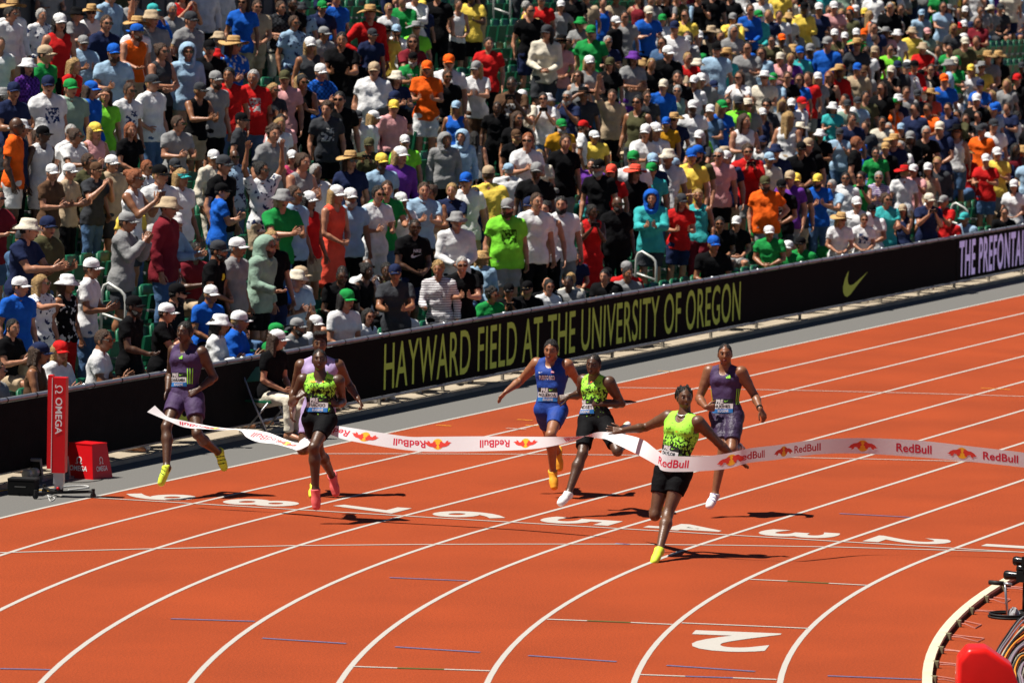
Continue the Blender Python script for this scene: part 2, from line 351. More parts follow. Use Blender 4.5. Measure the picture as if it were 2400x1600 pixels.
# ---------------------------------------------------------------- figure from joints
def frame(J):
    up = unit(J['nk']-J['pv']); rt = unit(J['sR']-J['sL']); fw = unit(np.cross(up, rt)); rt = np.cross(fw, up)
    hr = unit(J['hR']-J['hL']); return up, rt, fw, hr
def torso(J, wt=1.0, ex=0.0, female=False, belly=0.0, ath=False):
    up, rt, fw, hr = frame(J); T = np.linalg.norm(J['nk']-J['pv'])/.55; p = J['pv']; S = lambda q, w, f=0: (p+up*q*T+rt*w*T+fw*f*T)
    R = lambda r: r*T*wt+ex; o = []
    hw = .082 if not female else .092; wa = .058 if not female else .05; ch = .088 if not female else .072
    o.append((p-hr*hw*T*wt-up*.01, p+hr*hw*T*wt-up*.01, R(.098), R(.098), .04))
    o.append((p-hr*.07*T-fw*.035-up*.05, p+hr*.07*T-fw*.035-up*.05, R(.082), R(.082), .04))
    o.append((S(.16, -wa*wt, .012+belly*.5), S(.16, wa*wt, .012+belly*.5), R(.086+belly*.4), R(.086+belly*.4), .05))
    o.append((S(.27, -.072*wt, .008+belly*.3), S(.27, .072*wt, .008+belly*.3), R(.092), R(.092), .05))
    o.append((S(.40, -ch*wt, .008), S(.40, ch*wt, .008), R(.098), R(.098), .05))
    if ath: o += [(S(.415, -.075, .055), S(.42, -.05, .055), R(.058), R(.055), .03), (S(.415, .075, .055), S(.42, .05, .055), R(.058), R(.055), .03), (S(.36, -.115, -.02), S(.30, -.10, -.01), R(.062), R(.05), .04), (S(.36, .115, -.02), S(.30, .10, -.01), R(.062), R(.05), .04)]
    if female: o += [(S(.375, -.070, .060), S(.37, -.066, .068), R(.052), R(.048), .05), (S(.375, .070, .060), S(.37, .066, .068), R(.052), R(.048), .05)]
    o.append((J['sL']*.85+S(.5, 0)*.15-up*.02, J['sR']*.85+S(.5, 0)*.15-up*.02, R(.062), R(.062), .045))
    o.append((J['nk']+up*.025, J['sL']*.75+J['nk']*.25, R(.042), R(.045), .03)); o.append((J['nk']+up*.025, J['sR']*.75+J['nk']*.25, R(.042), R(.045), .03))
    return o
def arm_prims(J, s, m=1.0, ex=0, ath=False, lo=0, hi=2.0, flat=False):
    a, b, c = J['s'+s], J['e'+s], J['w'+s]; k = .02; r = [.058, .050, .040, .043, .027] if not ath else [.066, .054, .041, .046, .028]
    r = [x*m+ex for x in r]; o = []; mid = a+(b-a)*.45; f3 = b+(c-b)*.28
    if hi < 1:
        e = a+(b-a)*hi; return [(a, e, r[0], r[1]+ex*.4, .03, True)]
    if ath: o.append((a+unit(a-J['nk'])*.008, a+(b-a)*.25, r[0], r[0]*.9, .03))
    o += [(a, mid, r[0], r[1], k), (mid, b, r[1], r[2], k), (b, f3, r[2], r[3], k)]
    if hi < 2: return o+[(f3, f3+(c-f3)*.93, r[3], r[4]+ex*.3, k, True)]
    return o+[(f3, c, r[3], r[4], k)]
def leg_prims(J, s, m=1.0, ex=0, ath=False, hi=2.0):
    a, b, c = J['h'+s], J['k'+s], J['a'+s]; r = [.088, .078, .054, .058, .036] if not ath else [.092, .083, .053, .060, .035]; r = [x*m+ex for x in r]; k = .03
    if hi < 1:
        e = a+(b-a)*hi; return [(a, a+(e-a)*.55, r[0], r[1], k), (a+(e-a)*.5, e, r[1], r[1]*.55+r[2]*.45+ex*.5, k, True)]
    mid = a+(b-a)*.4; sh = unit(c-b); bk = unit(b-a); back = unit(np.cross(np.cross(bk, sh)+A3(1e-6, 0, 0), sh)); 
    if np.linalg.norm(np.cross(bk, sh)) < .15: back = -frame(J)[2]
    else: back = unit(sh-bk*(sh@bk)) ; back = unit(back-sh*(back@sh)) if np.linalg.norm(back-sh*(back@sh)) > 1e-3 else -frame(J)[2]
    cf = b+(c-b)*.30+back*(.014 if hi >= 2 and ex == 0 else 0)
    o = [(a, mid, r[0], r[1], k), (mid, b, r[1], r[2], k), (b, cf, r[2], r[3], k)]
    return o+([(cf, c, r[3], r[4], k)] if hi >= 2 else [(cf, cf+(c-cf)*.93, r[3], r[4]+ex*.5, k, True)])
def foot_prims(J, s, ex=0):
    a, t = J['a'+s], J['t'+s]; d = unit(t-a); up = unit(J['k'+s]-a); heel = a-up*.045-d*.03; L = np.linalg.norm(t-a)
    return [(a, heel, .036+ex, .034+ex, .02), (heel, t, .033+ex, .026+ex, .03), (a-up*.01, t-d*.05, .03+ex, .024+ex, .03)]
def body_prims(J, wt=1.0, female=False, belly=0, ath=False, limb=1.0):
    P = torso(J, wt, 0, female, belly, ath)
    P.append((J['nk']-unit(J['hd']-J['nk'])*.03, J['hd']-unit(J['hd']-J['nk'])*.02+frame(J)[2]*-.012, .058*limb*(1.05 if ath else .95), .055*limb, .03))
    for s in 'RL': P += arm_prims(J, s, limb, 0, ath)+leg_prims(J, s, limb*(1.05 if female else 1), 0, ath)+foot_prims(J, s)
    return P
def full_body(J, h, head, headM, hands, **kw):
    P = body_prims(J, **kw); parts = []
    for s in 'RL':
        wr = J['w'+s]; pr, tb = hand(wr, hands[s][0], hands[s][1], 1 if s == 'R' else -1, *hands[s][2:]); P += pr; parts += [(v, q, 0) for v, q in tb]
    v, q = Field(P, h).mesh(); hv, hq, hi = head; R = np.array(headM)[:3, :3]; t = np.array(headM)[:3, 3]
    return join([(v, q, 0), (hv@R.T+t, hq, hi)]+parts)
# ---------------------------------------------------------------- hair, hats, glasses (head frame, +Y forward)
def eld(P, c, r): q = (P-c)/r; return (np.linalg.norm(q, axis=-1)-1)*min(r)
def hair_mesh(kind, h=.011):
    base = [(A3(0, -.02, .03), A3(0, -.021, .03), .1, .1, .01)]
    big = base+[(A3(0, -.1, 0), A3(0, -.12, -.34), .07, .07, .02), (A3(-.09, 0, .1), A3(.09, 0, .1), .07, .07, .02)]
    F = Field(big, h, .05); F.F[:] = .2
    def f(Fv, P):
        d = eld(P, A3(0, -.012, .022), A3(.083, .100, .108))
        if kind == 'crop': d = eld(P, A3(0, -.008, .014), A3(.078, .096, .109))
        if kind in ('short', 'crop', 'updo', 'long', 'bob', 'curly', 'afro', 'flat'):
            lowz = {'short': -.045, 'crop': -.03, 'flat': -.03}.get(kind, -.06)
            d = np.maximum(d, lowz-P[..., 2]+.25*(P[..., 1]+.0))
        return d
    F.fn(f)
    if kind in ('long', 'bob'):
        L = -.30 if kind == 'long' else -.13
        for sx in (-1, 1): F.add(A3(sx*.062, -.02, .03), A3(sx*.078, -.025, L*.9), .036, .030, .03); F.add(A3(sx*.035, -.08, .03), A3(sx*.045, -.095, L), .045, .035, .04)
    if kind == 'updo': F.add(A3(0, -.105, .075), A3(0, -.115, .07), .042, .042, .02)
    if kind == 'flat':
        for q in (-.04, 0, .04): F.add(A3(q, -.05, .10), A3(q, .06, .115), .035, .032, .02)
    if kind in ('curly', 'afro'):
        r = random.Random(3)
        for _ in range(70 if kind == 'curly' else 90):
            a = r.uniform(0, 6.28); z = r.uniform(-.02, 1); q = A3(math.cos(a)*math.sqrt(1-z*z), math.sin(a)*math.sqrt(1-z*z), z)
            if q[1] > .55 and q[2] < .55: continue
            c = q*(A3(.085, .10, .11) if kind == 'curly' else A3(.105, .115, .125)); F.add(c+A3(0, -.012, .025), c+A3(0, -.012, .026), .02, .02, .006)
    def g(Fv, P):     # open the face
        return np.maximum(Fv, -np.maximum(np.maximum(.040-P[..., 1]-.10*np.abs(P[..., 0]), P[..., 2]-.072+8*P[..., 0]**2), np.abs(P[..., 0])-.078))
    F.fn(g); v, q = F.mesh(); r = np.random.RandomState(5); v = v+r.normal(0, .0022, v.shape); return v, q
def cap_mesh(back=False):
    m = MB(); pr = [(.086, 0), (.0865, .03), (.080, .062), (.062, .088), (.034, .103), (.008, .108)]; m.lathe(pr, 16, 0, (1, 1.2), (0, -.008, .030))
    n = 9; V = []; F = []; sg = -1 if back else 1
    for k in range(n):
        a = math.radians(-62+124*k/(n-1)); x = math.sin(a)*.082; y = math.cos(a)*.098; dz = -.018*(x/.08)**2
        V += [(x, sg*y*1.0-.006, .036+dz), (x*.98, sg*(y+.075*math.cos(a)**.6)-.006, .026+dz*1.3), (x*.98, sg*(y+.073*math.cos(a)**.6)-.006, .019+dz*1.3), (x, sg*y-.006, .028+dz)]
    for k in range(n-1):
        for j in range(4): f = (4*k+j, 4*k+(j+1) % 4, 4*k+4+(j+1) % 4, 4*k+4+j); F.append(f if not back else f[::-1])
    m.add(V, F, 0); m.lathe([(.008, 0), (.007, .006), (.002, .008)], 6, 0, (1, 1), (0, -.008, .136)); return m
def hat_mesh(kind):
    m = MB()
    if kind == 'bucket': m.lathe([(.150, -.012), (.152, -.008), (.092, .035), (.084, .075), (.074, .105), (.05, .113), (.01, .115)], 18, 0, (1, 1.15), (0, -.005, .022), lambda a, r: (.010*math.sin(2*a+1) if r > .1 else 0)); m.lathe([(.09, .036), (.148, -.011)], 18, 0, (1, 1.15), (0, -.005, .020))
    elif kind == 'wide': m.lathe([(.196, .012), (.199, .016), (.10, .026), (.088, .034), (.083, .09), (.070, .118), (.04, .122), (.01, .116)], 20, 0, (1, 1.12), (0, -.005, .03), lambda a, r: (.028*math.cos(2*a)*-1 if r > .15 else 0)); m.lathe([(.088, .036), (.0895, .037), (.0885, .054), (.086, .056)], 20, 1, (1, 1.12), (0, -.005, .03)); m.lathe([(.10, .022), (.19, .010)], 20, 0, (1, 1.12), (0, -.005, .028), lambda a, r: (.026*math.cos(2*a)*-1 if r > .15 else 0))
    elif kind == 'visor':
        c = cap_mesh(); keep = [i for i, f in enumerate(c.F) if all(c.V[k][2] < .066 for k in f)]; m.V = c.V; m.F = [c.F[i] for i in keep]; m.I = [0]*len(m.F)
    return m
def hood_mesh():
    F = Field([(A3(0, -.03, .02), A3(0, -.02, .03), .125, .125, .02), (A3(0, -.06, -.1), A3(0, -.05, -.02), .11, .11, .04), (A3(0, -.02, -.15), A3(0, -.02, -.13), .12, .11, .05)], .014)
    F.sub(A3(0, .06, .0), A3(0, .2, -.01), .088, .11); F.sub(A3(0, .03, -.10), A3(0, .2, -.13), .05, .08); return F.mesh()
def shades_mesh():
    m = MB()
    for s in (-1, 1):
        V = []; n = 5
        for k in range(n):
            x = s*(.006+.056*k/(n-1)); y = .108-.22*(abs(x)-.006)**1.35*1.0; h1 = .030-(.006 if k in (0, n-1) else 0); h0 = -.006+(.008 if k in (0, n-1) else 0)
            V += [(x, y, h1), (x, y, h0), (x, y-.004, h0), (x, y-.004, h1)]
        F = [(4*k+j, 4*k+(j+1) % 4, 4*k+4+(j+1) % 4, 4*k+4+j) for k in range(n-1) for j in range(4)]; m.add(V, [f if s < 0 else f[::-1] for f in F], 0)
        m.tube([(s*.064, .086, .022), (s*.074, .02, .020), (s*.074, -.02, .012)], .003, 4)
    m.tube([(-.008, .108, .022), (.008, .108, .022)], .003, 4); return m
def shoe_mesh(two=True):
    """pair of shoes, ankles at (+-.10, -.02), soles at z=0"""
    m = []
    for s in (-1, 1):
        x = s*.10; P = [(A3(x, -.05, .045), A3(x, .10, .035), .045, .036, .02), (A3(x, .10, .034), A3(x, .15, .030), .037, .030, .02), (A3(x, -.03, .06), A3(x, -.02, .085), .046, .044, .02)]
        F = Field(P, .014); F.cut(A3(0, 0, .003), A3(0, 0, -1)); F.cut(A3(0, 0, .105), A3(0, 0, 1)); v, q = F.mesh(); cz = v[q].mean(1)[:, 2]; m.append((v, q, (cz < .028).astype(np.int32)))
    return join(m)
# ---------------------------------------------------------------- garments
def folds(v, q, amp, ph=0.0):
    n = np.cross(v[q[:, 2]]-v[q[:, 0]], v[q[:, 3]]-v[q[:, 1]]); N = np.zeros_like(v)
    for k in range(4): np.add.at(N, q[:, k], n)
    N /= np.linalg.norm(N, axis=1)[:, None]+1e-9; x, y, z = v.T
    w = np.sin(13*x+9*z+2.2*np.sin(7*z+5*y+ph)+ph)*.5+np.sin(21*z-11*x+8*y+1.7*np.sin(9*x+ph))*.5; w2 = np.sin(34*z+15*x+2*np.sin(17*y+12*x)+ph)
    return v+N*(amp*((1-1.8*np.abs(w))*.8+.35*w2))[:, None]
def garment(*a, **k):
    v, q = garment0(*a, **k); return folds(v, q, .0085 if a[1] not in ('tank',) else .005, len(a[1])), q
def garment0(J, kind, wt=1.0, female=False, belly=0, h=.02, ath=False, limb=1.0):
    up, rt, fw, hr = frame(J); pv = J['pv']
    if kind in ('tee', 'polo', 'tank', 'long', 'jacket', 'dress'):
        ex = {'tank': .010, 'jacket': .024, 'dress': .014}.get(kind, .015); P = torso(J, wt, ex, female, belly)
        hem = -.10 if kind in ('tee', 'polo', 'long') else -.13 if kind == 'jacket' else -.06
        sit = abs(unit(J['kR']-J['hR'])@up) < .6
        if sit: hem = -.02
        P.append((pv-hr*.075*wt+up*.05, pv-hr*.085*wt+up*hem, .104*wt+ex, .102*wt+ex, .05)); P.append((pv+hr*.075*wt+up*.05, pv+hr*.085*wt+up*hem, .104*wt+ex, .102*wt+ex, .05))
        if kind in ('tee', 'polo'):
            for s in 'RL': P += arm_prims(J, s, limb, .013, hi=.60)
        if kind in ('long', 'jacket'):
            for s in 'RL': P += arm_prims(J, s, limb,   .013 if kind == 'long' else .020, hi=1.9)
        if kind == 'dress' and not sit:
            for q in (-1, 0, 1): P.append((pv+hr*q*.06, pv+hr*q*.12-up*.46, .12, .13, .06, True))
        F = Field(P, h)
        if not (kind == 'dress' and not sit): F.cut(pv+up*hem, -up)
        nk = J['nk']; 
        r = .088 if kind in ('tank', 'dress') else .070
        F.sub(nk+up*.02+fw*.012, nk+up*.14+fw*.02, r*.80, r*1.05)
        if kind in ('tank', 'dress'):
            F.sub(nk+fw*.06+up*.0, nk+fw*.16-up*.01, .055, .06)
            for s, sg in (('R', 1), ('L', -1)): F.sub(J['s'+s]+rt*sg*.02-up*.01, J['s'+s]+rt*sg*.12-up*.03, .070, .10)
        if kind == 'polo': F.add(nk+up*.03+rt*.05, nk+up*.012+fw*.075, .022, .014, .01); F.add(nk+up*.03-rt*.05, nk+up*.012+fw*.075, .022, .014, .01)
        return F.mesh()
    P = [(pv-hr*.082*wt-up*.01, pv+hr*.082*wt-up*.01, .112*wt, .112*wt, .04), (pv-hr*.07-fw*.035-up*.05, pv+hr*.07-fw*.035-up*.05, .096*wt, .096*wt, .04), (pv-hr*.06*wt+up*.09, pv+hr*.06*wt+up*.09, .10*wt, .10*wt, .04)]
    if kind == 'skirt':
        for q in (-1, 0, 1): P.append((pv+hr*q*.06, pv+hr*q*.11-up*.40, .12, .12, .06, True))
    else:
        for s in 'RL': P += leg_prims(J, s, limb*(1.05 if female else 1), .020 if kind == 'shorts' else .016, hi=.80 if kind == 'shorts' else 1.9)
    F = Field(P, h); F.cut(pv+up*.14, up); return F.mesh()
# ---------------------------------------------------------------- poses (standing figure 1.75 m, facing +Y, right hand at +X)
def canon(pose, female=False):
    sit = pose.startswith('s'); p = pose[1:] if sit else pose
    J = {}; sw = .185 if not female else .165; dz = -.42 if sit else 0
    for s, g in (('R', 1), ('L', -1)):
        J['s'+s] = A3(g*sw, 0, 1.425+dz); J['h'+s] = A3(g*.09, 0, .92+dz)
        if sit: J['k'+s] = A3(g*.13, .42, .50); J['a'+s] = A3(g*.13, .38+.03*g, .09); J['t'+s] = A3(g*.14, .55+.03*g, .035)
        else: J['k'+s] = A3(g*.10, .02+.02*g, .50); J['a'+s] = A3(g*.11, -.02+.03*g, .09); J['t'+s] = A3(g*.14, .15+.03*g, .035)
    J['pv'] = A3(0, 0, .93+dz); J['nk'] = A3(0, -.012, 1.475+dz); J['hd'] = A3(0, .02, 1.632+dz)
    x = sw-.185
    arms = {  # elbow, wrist, finger dir, palm normal, curl
     'D': ((.255, -.04, 1.15), (.265, .06, .91), (0, .1, -1), (-1, .2, 0), .35),
     'C': ((.235, .10, 1.18), (.085, .29, 1.25), (-.42, .75, .55), (-1, -.3, .1), .12),
     'E': ((.215, .19, 1.22), (.075, .42, 1.27), (-.30, .85, .45), (-1, -.25, .1), .1),
     'e': ((.225, .17, 1.20), (.12, .41, 1.20), (-.12, .95, .3), (-.9, -.1, .4), .12),
     'c': ((.245, .07, 1.16), (.125, .27, 1.18), (-.25, .9, .45), (-1, -.15, .2), .15),
     'H': ((.235, .15, 1.22), (.085, .27, 1.42), (-.35, .25, .9), (-1, .2, -.1), .12),
     'X': ((.235, .10, 1.16), (-.01, .215, 1.17), (-1, .05, .05), (0, -1, 0), .3),
     'P': ((.20, .17, 1.21), (.065, .33, 1.40), (-.25, .3, .9), (-.8, -.3, 0), .7),
     'A': ((.30, .06, 1.67), (.27, .10, 1.92), (0, .1, 1), (0, 1, 0), .25),
     'W': ((.33, .13, 1.52), (.13, .165, 1.665), (-1, .1, .2), (0, -.2, -1), .25),
     'I': ((.37, -.07, 1.20), (.175, .075, 1.03), (-.7, .6, -.5), (-.5, -.9, 0), .5),
     'Q': ((.23, .25, 1.36), (.22, .50, 1.41), (0, 1, .1), (0, 0, -1), .25),
     'L': ((.27, .12, 1.17), (.17, .34, 1.05), (-.55, .8, -.2), (0, -.2, -1), .6),
     'N': ((.24, .06, 1.15), (.06, .24, 1.05), (-.9, .4, -.1), (-.2, -.9, -.3), .6),
     'B': ((.31, .05, 1.66), (.30, .12, 1.92), (0, .3, 1), (0, 1, 0), .2),
     'M': ((.24, .08, 1.17), (.16, .32, 1.12), (-.1, 1, .1), (-.2, 0, 1), .25)}
    two = {'E': 'EE', 'e': 'ee', 'D': 'DD', 'C': 'CC', 'c': 'cc', 'H': 'HH', 'X': 'XX', 'P': 'PP', 'A': 'AA', 'W': 'WD', 'I': 'ID', 'Q': 'QD', 'L': 'LL', 'N': 'NN', 'B': 'BD', 'p': 'PD', 'M': 'MD', 'w': 'DW', 'i': 'DI'}
    if sit and p == 'D': p = 'N'
    hands = {}
    for s, g, k in (('R', 1, two[p][0]), ('L', -1, two[p][1])):
        e, wv, f, n, cu = arms[k]; fl = A3(g, 1, 1); e = np.array(e); wv = np.array(wv)
        if k == 'X' and g < 0: wv = wv+A3(0, .03, -.06)
        if k == 'N' and sit: e = A3(.24, .05, 1.15); wv = A3(.08, .27, 1.06)
        J['e'+s] = (e+A3(x, 0, 0))*fl+A3(0, 0, dz); J['w'+s] = (wv+A3(x*.5, 0, 0))*fl+A3(0, 0, dz); hands[s] = (np.array(f)*fl, np.array(n)*fl, cu, .5 if k in 'CcHABEe' else .3)
    bend = {'E': .09, 'e': .05, 'L': .42, 'N': .10, 'C': .07, 'c': .04, 'P': .04, 'M': .08}.get(p, 0)+(.05 if sit else 0)
    return J, hands, bend, sit
def bend_pts(V, ang, piv):
    if not ang: return V
    V = np.array(V, float); t = np.clip((V[..., 2]-piv)/.16, 0, 1); t = t*t*(3-2*t); a = -ang*t; y, z = V[..., 1].copy(), V[..., 2]-piv; c, s = np.cos(a), np.sin(a)
    V[..., 1] = c*y-s*z; V[..., 2] = piv+s*y+c*z
    return V
_cache = {}
HEADS = {}
BUILD = {'m': dict(wt=1.0, female=False, belly=0.0), 'b': dict(wt=1.17, female=False, belly=.06), 'f': dict(wt=.92, female=True, belly=0)}
def head_for(kind):
    if kind not in HEADS: HEADS[kind] = head_mesh(12, kind == 'beard', 1.0 if kind != 'fem' else .95, .003)
    return HEADS[kind]
def head_matrix(pose, bld, yaw):
    J, hands, bd, sit = canon(pose, BUILD[bld]['female']); piv = .93-(.42 if sit else 0)
    h = bend_pts(J['hd'], bd, piv); return Matrix.Translation(Vector(h))@Matrix.Rotation(yaw, 4, 'Z')@Matrix.Rotation(-bd*.5, 4, 'X')
def fig_mesh(kind, pose, bld, yaw=0, face='plain', low=False):
    """kind: body or a garment; cached, shared between spectators"""
    key = (kind, pose, bld, yaw if kind == 'body' else 0, face if kind == 'body' else '', low)
    if key in _cache: return _cache[key]
    J, hands, bd, sit = canon(pose, BUILD[bld]['female']); piv = .93-(.42 if sit else 0); B = BUILD[bld]; h = .045 if low else .02
    if kind == 'body':
        k2 = ('raw', pose, bld, low)
        if k2 not in _cache:
            P = body_prims(J, limb=1.0 if bld != 'f' else .9, **B); parts = []
            for s in 'RL':
                pr, tb = hand(J['w'+s], hands[s][0], hands[s][1], 1 if s == 'R' else -1, hands[s][2], hands[s][3], .95 if bld != 'f' else .88, 5); P += pr
                if not low: parts += [(v, q, 0) for v, q in tb]
            v, q = Field(P, h).mesh(); V, Q, I = join([(v, q, 0)]+parts); _cache[k2] = (bend_pts(V, bd, piv), Q, I)
        V, Q, I = _cache[k2]; HM = np.array(head_matrix(pose, bld, yaw)); hv, hq, hi = head_for(face) if not low else (*ellip((0, 0, 0), (.072, .09, .115), 4), 0)
        V, Q, I = join([(V, Q, I), (hv@HM[:3, :3].T+HM[:3, 3], hq, hi)])
        r = (V, Q, I) if low else mk('body', V, Q, [skin('l'), M_LIP, M_EYE, M_DARK], I)
    else:
        v, q = garment(J, kind, h=h, limb=1.0 if bld != 'f' else .9, **B); v = bend_pts(v, bd, piv); r = (v, q, 0) if low else mk(kind, v, q, fabric('w'))
    _cache[key] = r; return r
SHARED = {}
def shared(k, f):
    if k not in SHARED: SHARED[k] = f()
    return SHARED[k]
HAIRKIND = {'h': 'short', 'l': 'long', 'u': 'updo', 'y': 'curly', 'b': 'bob', 'c': 'crop', 'f': 'flat', 'a': 'afro'}
def hair_me(k): return shared('hair_'+k, lambda: mk('hair', *hair_mesh(HAIRKIND[k], .013), hairm('i')))
def hat_me(k):
    if k == 'cap': return shared('cap', lambda: cap_mesh().mesh('cap', fabric('w'), True))
    if k == 'hood': return shared('hood', lambda: mk('hood', *hood_mesh(), fabric('w')))
    return shared(k, lambda: hat_mesh(k).mesh(k, [fabric('w'), fabric('i')], True))
def shades_me(): return shared('shades', lambda: shades_mesh().mesh('sunglasses', M_SHADES))
def shoes_me():
    def f(): V, Q, I = shoe_mesh(); return mk('shoes', V, Q, [fabric('w'), fabric('w')], I)
    return shared('shoes', f)
# ================================================================ the setting
RB, XC, LW = 36.39, -.41, 1.22
def trk(s, y):
    """s<0 straight (towards +x), s>0 bend"""
    if s <= 0: return (XC-s, y)
    a = s/RB; return (XC-(RB+y)*math.sin(a), -RB+(RB+y)*math.cos(a))
SS = [-140, -100, -70, -40, -20, -10, -5]+[0.6*k for k in range(0, 90)]
def ring(name, y0, y1, z, m, s0=-140, s1=54):
    ss = [s for s in SS if s0 <= s <= s1]; n = len(ss)
    V = [(*trk(s, y0), z) for s in ss]+[(*trk(s, y1), z) for s in ss]; F = [(i, n+i, n+i+1, i+1) for i in range(n-1)]
    a, b, c = [np.array(V[k]) for k in F[0][:3]]
    if np.cross(b-a, c-a)[2] < 0: F = [f[::-1] for f in F]
    return mk(name, V, F, m, smooth=False)
def track_mat():
    m, t, b = newmat('track_surface'); N = t.nodes; L = t.links
    geo = N.new('ShaderNodeNewGeometry'); b.inputs['Roughness'].default_value = .9; b.inputs['Specular IOR Level'].default_value = .2
    n1 = N.new('ShaderNodeTexNoise'); n1.inputs['Scale'].default_value = 130; n1.inputs['Detail'].default_value = 3; L.new(geo.outputs['Position'], n1.inputs[0])
    n2 = N.new('ShaderNodeTexNoise'); n2.inputs['Scale'].default_value = .55; n2.inputs['Detail'].default_value = 5; L.new(geo.outputs['Position'], n2.inputs[0])
    n3 = N.new('ShaderNodeTexNoise'); n3.inputs['Scale'].default_value = 48; n3.inputs['Detail'].default_value = 4; L.new(geo.outputs['Position'], n3.inputs[0])
    r1 = N.new('ShaderNodeValToRGB'); r1.color_ramp.elements[0].position = .3; r1.color_ramp.elements[0].color = (.19, .0245, .005, 1); r1.color_ramp.elements[1].position = .68; r1.color_ramp.elements[1].color = (.375, .062, .012, 1); L.new(n1.outputs[0], r1.inputs[0])
    m2 = N.new('ShaderNodeMix'); m2.data_type = 'RGBA'; m2.blend_type = 'MULTIPLY'; m2.inputs[0].default_value = 1
    mr = N.new('ShaderNodeMapRange'); mr.inputs['From Min'].default_value = .3; mr.inputs['From Max'].default_value = .7; mr.inputs['To Min'].default_value = .86; mr.inputs['To Max'].default_value = 1.08; L.new(n2.outputs[0], mr.inputs[0])
    mr3 = N.new('ShaderNodeMapRange'); mr3.inputs['From Min'].default_value = .3; mr3.inputs['From Max'].default_value = .7; mr3.inputs['To Min'].default_value = .74; mr3.inputs['To Max'].default_value = 1.24; L.new(n3.outputs[0], mr3.inputs[0])
    mm = N.new('ShaderNodeMath'); mm.operation = 'MULTIPLY'; L.new(mr.outputs[0], mm.inputs[0]); L.new(mr3.outputs[0], mm.inputs[1])
    L.new(r1.outputs[0], m2.inputs[6]); L.new(mm.outputs[0], m2.inputs[7]); L.new(m2.outputs[2], b.inputs['Base Color'])
    bp = N.new('ShaderNodeBump'); bp.inputs['Strength'].default_value = .5; bp.inputs['Distance'].default_value = .004; L.new(n1.outputs[0], bp.inputs['Height']); L.new(bp.outputs[0], b.inputs['Normal'])
    return m
def speck(name, c0, c1, sc, rough=.9):
    m, t, b = newmat(name); N = t.nodes; L = t.links; geo = N.new('ShaderNodeNewGeometry'); b.inputs['Roughness'].default_value = rough; b.inputs['Specular IOR Level'].default_value = .2
    n1 = N.new('ShaderNodeTexNoise'); n1.inputs['Scale'].default_value = sc; n1.inputs['Detail'].default_value = 8; n1.inputs['Roughness'].default_value = .7; L.new(geo.outputs['Position'], n1.inputs[0])
    r = N.new('ShaderNodeValToRGB'); r.color_ramp.elements[0].position = .3; r.color_ramp.elements[0].color = (*c0, 1); r.color_ramp.elements[1].position = .7; r.color_ramp.elements[1].color = (*c1, 1); L.new(n1.outputs[0], r.inputs[0]); L.new(r.outputs[0], b.inputs['Base Color'])
    return m
M_TRACK = track_mat(); M_GREY = speck('grey_runoff', (.105, .102, .095), (.165, .16, .15), 60); M_LINE = speck('line_paint', (.36, .335, .30), (.48, .45, .41), 90)
M_GRASS = speck('grass', (.02, .05, .008), (.07, .13, .025), 14); M_GROUND = speck('ground', (.16, .15, .13), (.24, .22, .19), 2)
M_BLUEL = mat('blue_line_paint', (.10, .12, .24), .9, .2, 30); M_GREENL = mat('green_line_paint', (.06, .11, .03), .9, .2, 30); M_YELL = mat('yellow_line_paint', (.75, .35, .02), .9, .2, 30)
g = ob('ground', mk('ground', [(-900, -900, -.05), (1100, -900, -.05), (1100, 1100, -.05), (-900, 1100, -.05)], [(0, 1, 2, 3)], M_GROUND, smooth=False)); g['kind'] = 'structure'
track = ob('running_track', ring('running_track', -1.62, 9*LW, 0, M_TRACK)); track['kind'] = 'structure'
ro = ob('grey_runoff', ring('grey_runoff', 9*LW, 12.6, 0, M_GREY)); ro['kind'] = 'structure'
gi = ob('infield_grass', ring('infield_grass', -14, -1.62, -.006, M_GRASS)); gi['kind'] = 'structure'
ZL = .003
for k in range(1, 10):
    ss = [s for s in SS]
    strip('lane_line', [trk(s, k*LW-.025) for s in ss], .052, ZL, M_LINE, track)
def gline(name, pts, wd, m, z=ZL+.002):
    P = [gnd(u, v) for u, v in pts]; return strip(name, P, wd, z, m, track)
# finish line and the thin curved start lines
strip('finish_line', [(0, y) for y in np.linspace(.0, 11.4, 12)], .05, ZL+.003, M_LINE, track)
gline('curved_start_line', [(-200, 1301), (0, 1295), (357, 1286), (689, 1278.6), (950, 1276), (1200, 1275), (1445, 1275), (1710, 1277.6), (1965, 1282), (2220, 1289), (2400, 1294)], .05, M_LINE)
def polyY(pts, ys):     # smooth x(y) through ground points
    P = np.array([gnd(*p)[:2] for p in pts]); c = np.polyfit(P[:, 1], P[:, 0], 2); return [(np.polyval(c, y), y) for y in ys]
strip('curved_start_line', polyY([(1446, 908.6), (1900, 915.7), (2200, 923.5), (2400, 929.3)], np.linspace(3, 10.95, 14)), .05, ZL+.003, M_LINE, track)
strip('curved_start_line', polyY([(691.5, 1064), (1000, 1063), (1500, 1067.5), (1852, 1072), (2246, 1081)], np.linspace(1.5, 10.95, 14)), .05, ZL+.003, M_LINE, track)
c8 = lambda x, y: (1200+x/1.96, 1100+y/1.96); c7 = lambda x, y: (x/1.96, 1100+y/1.96)
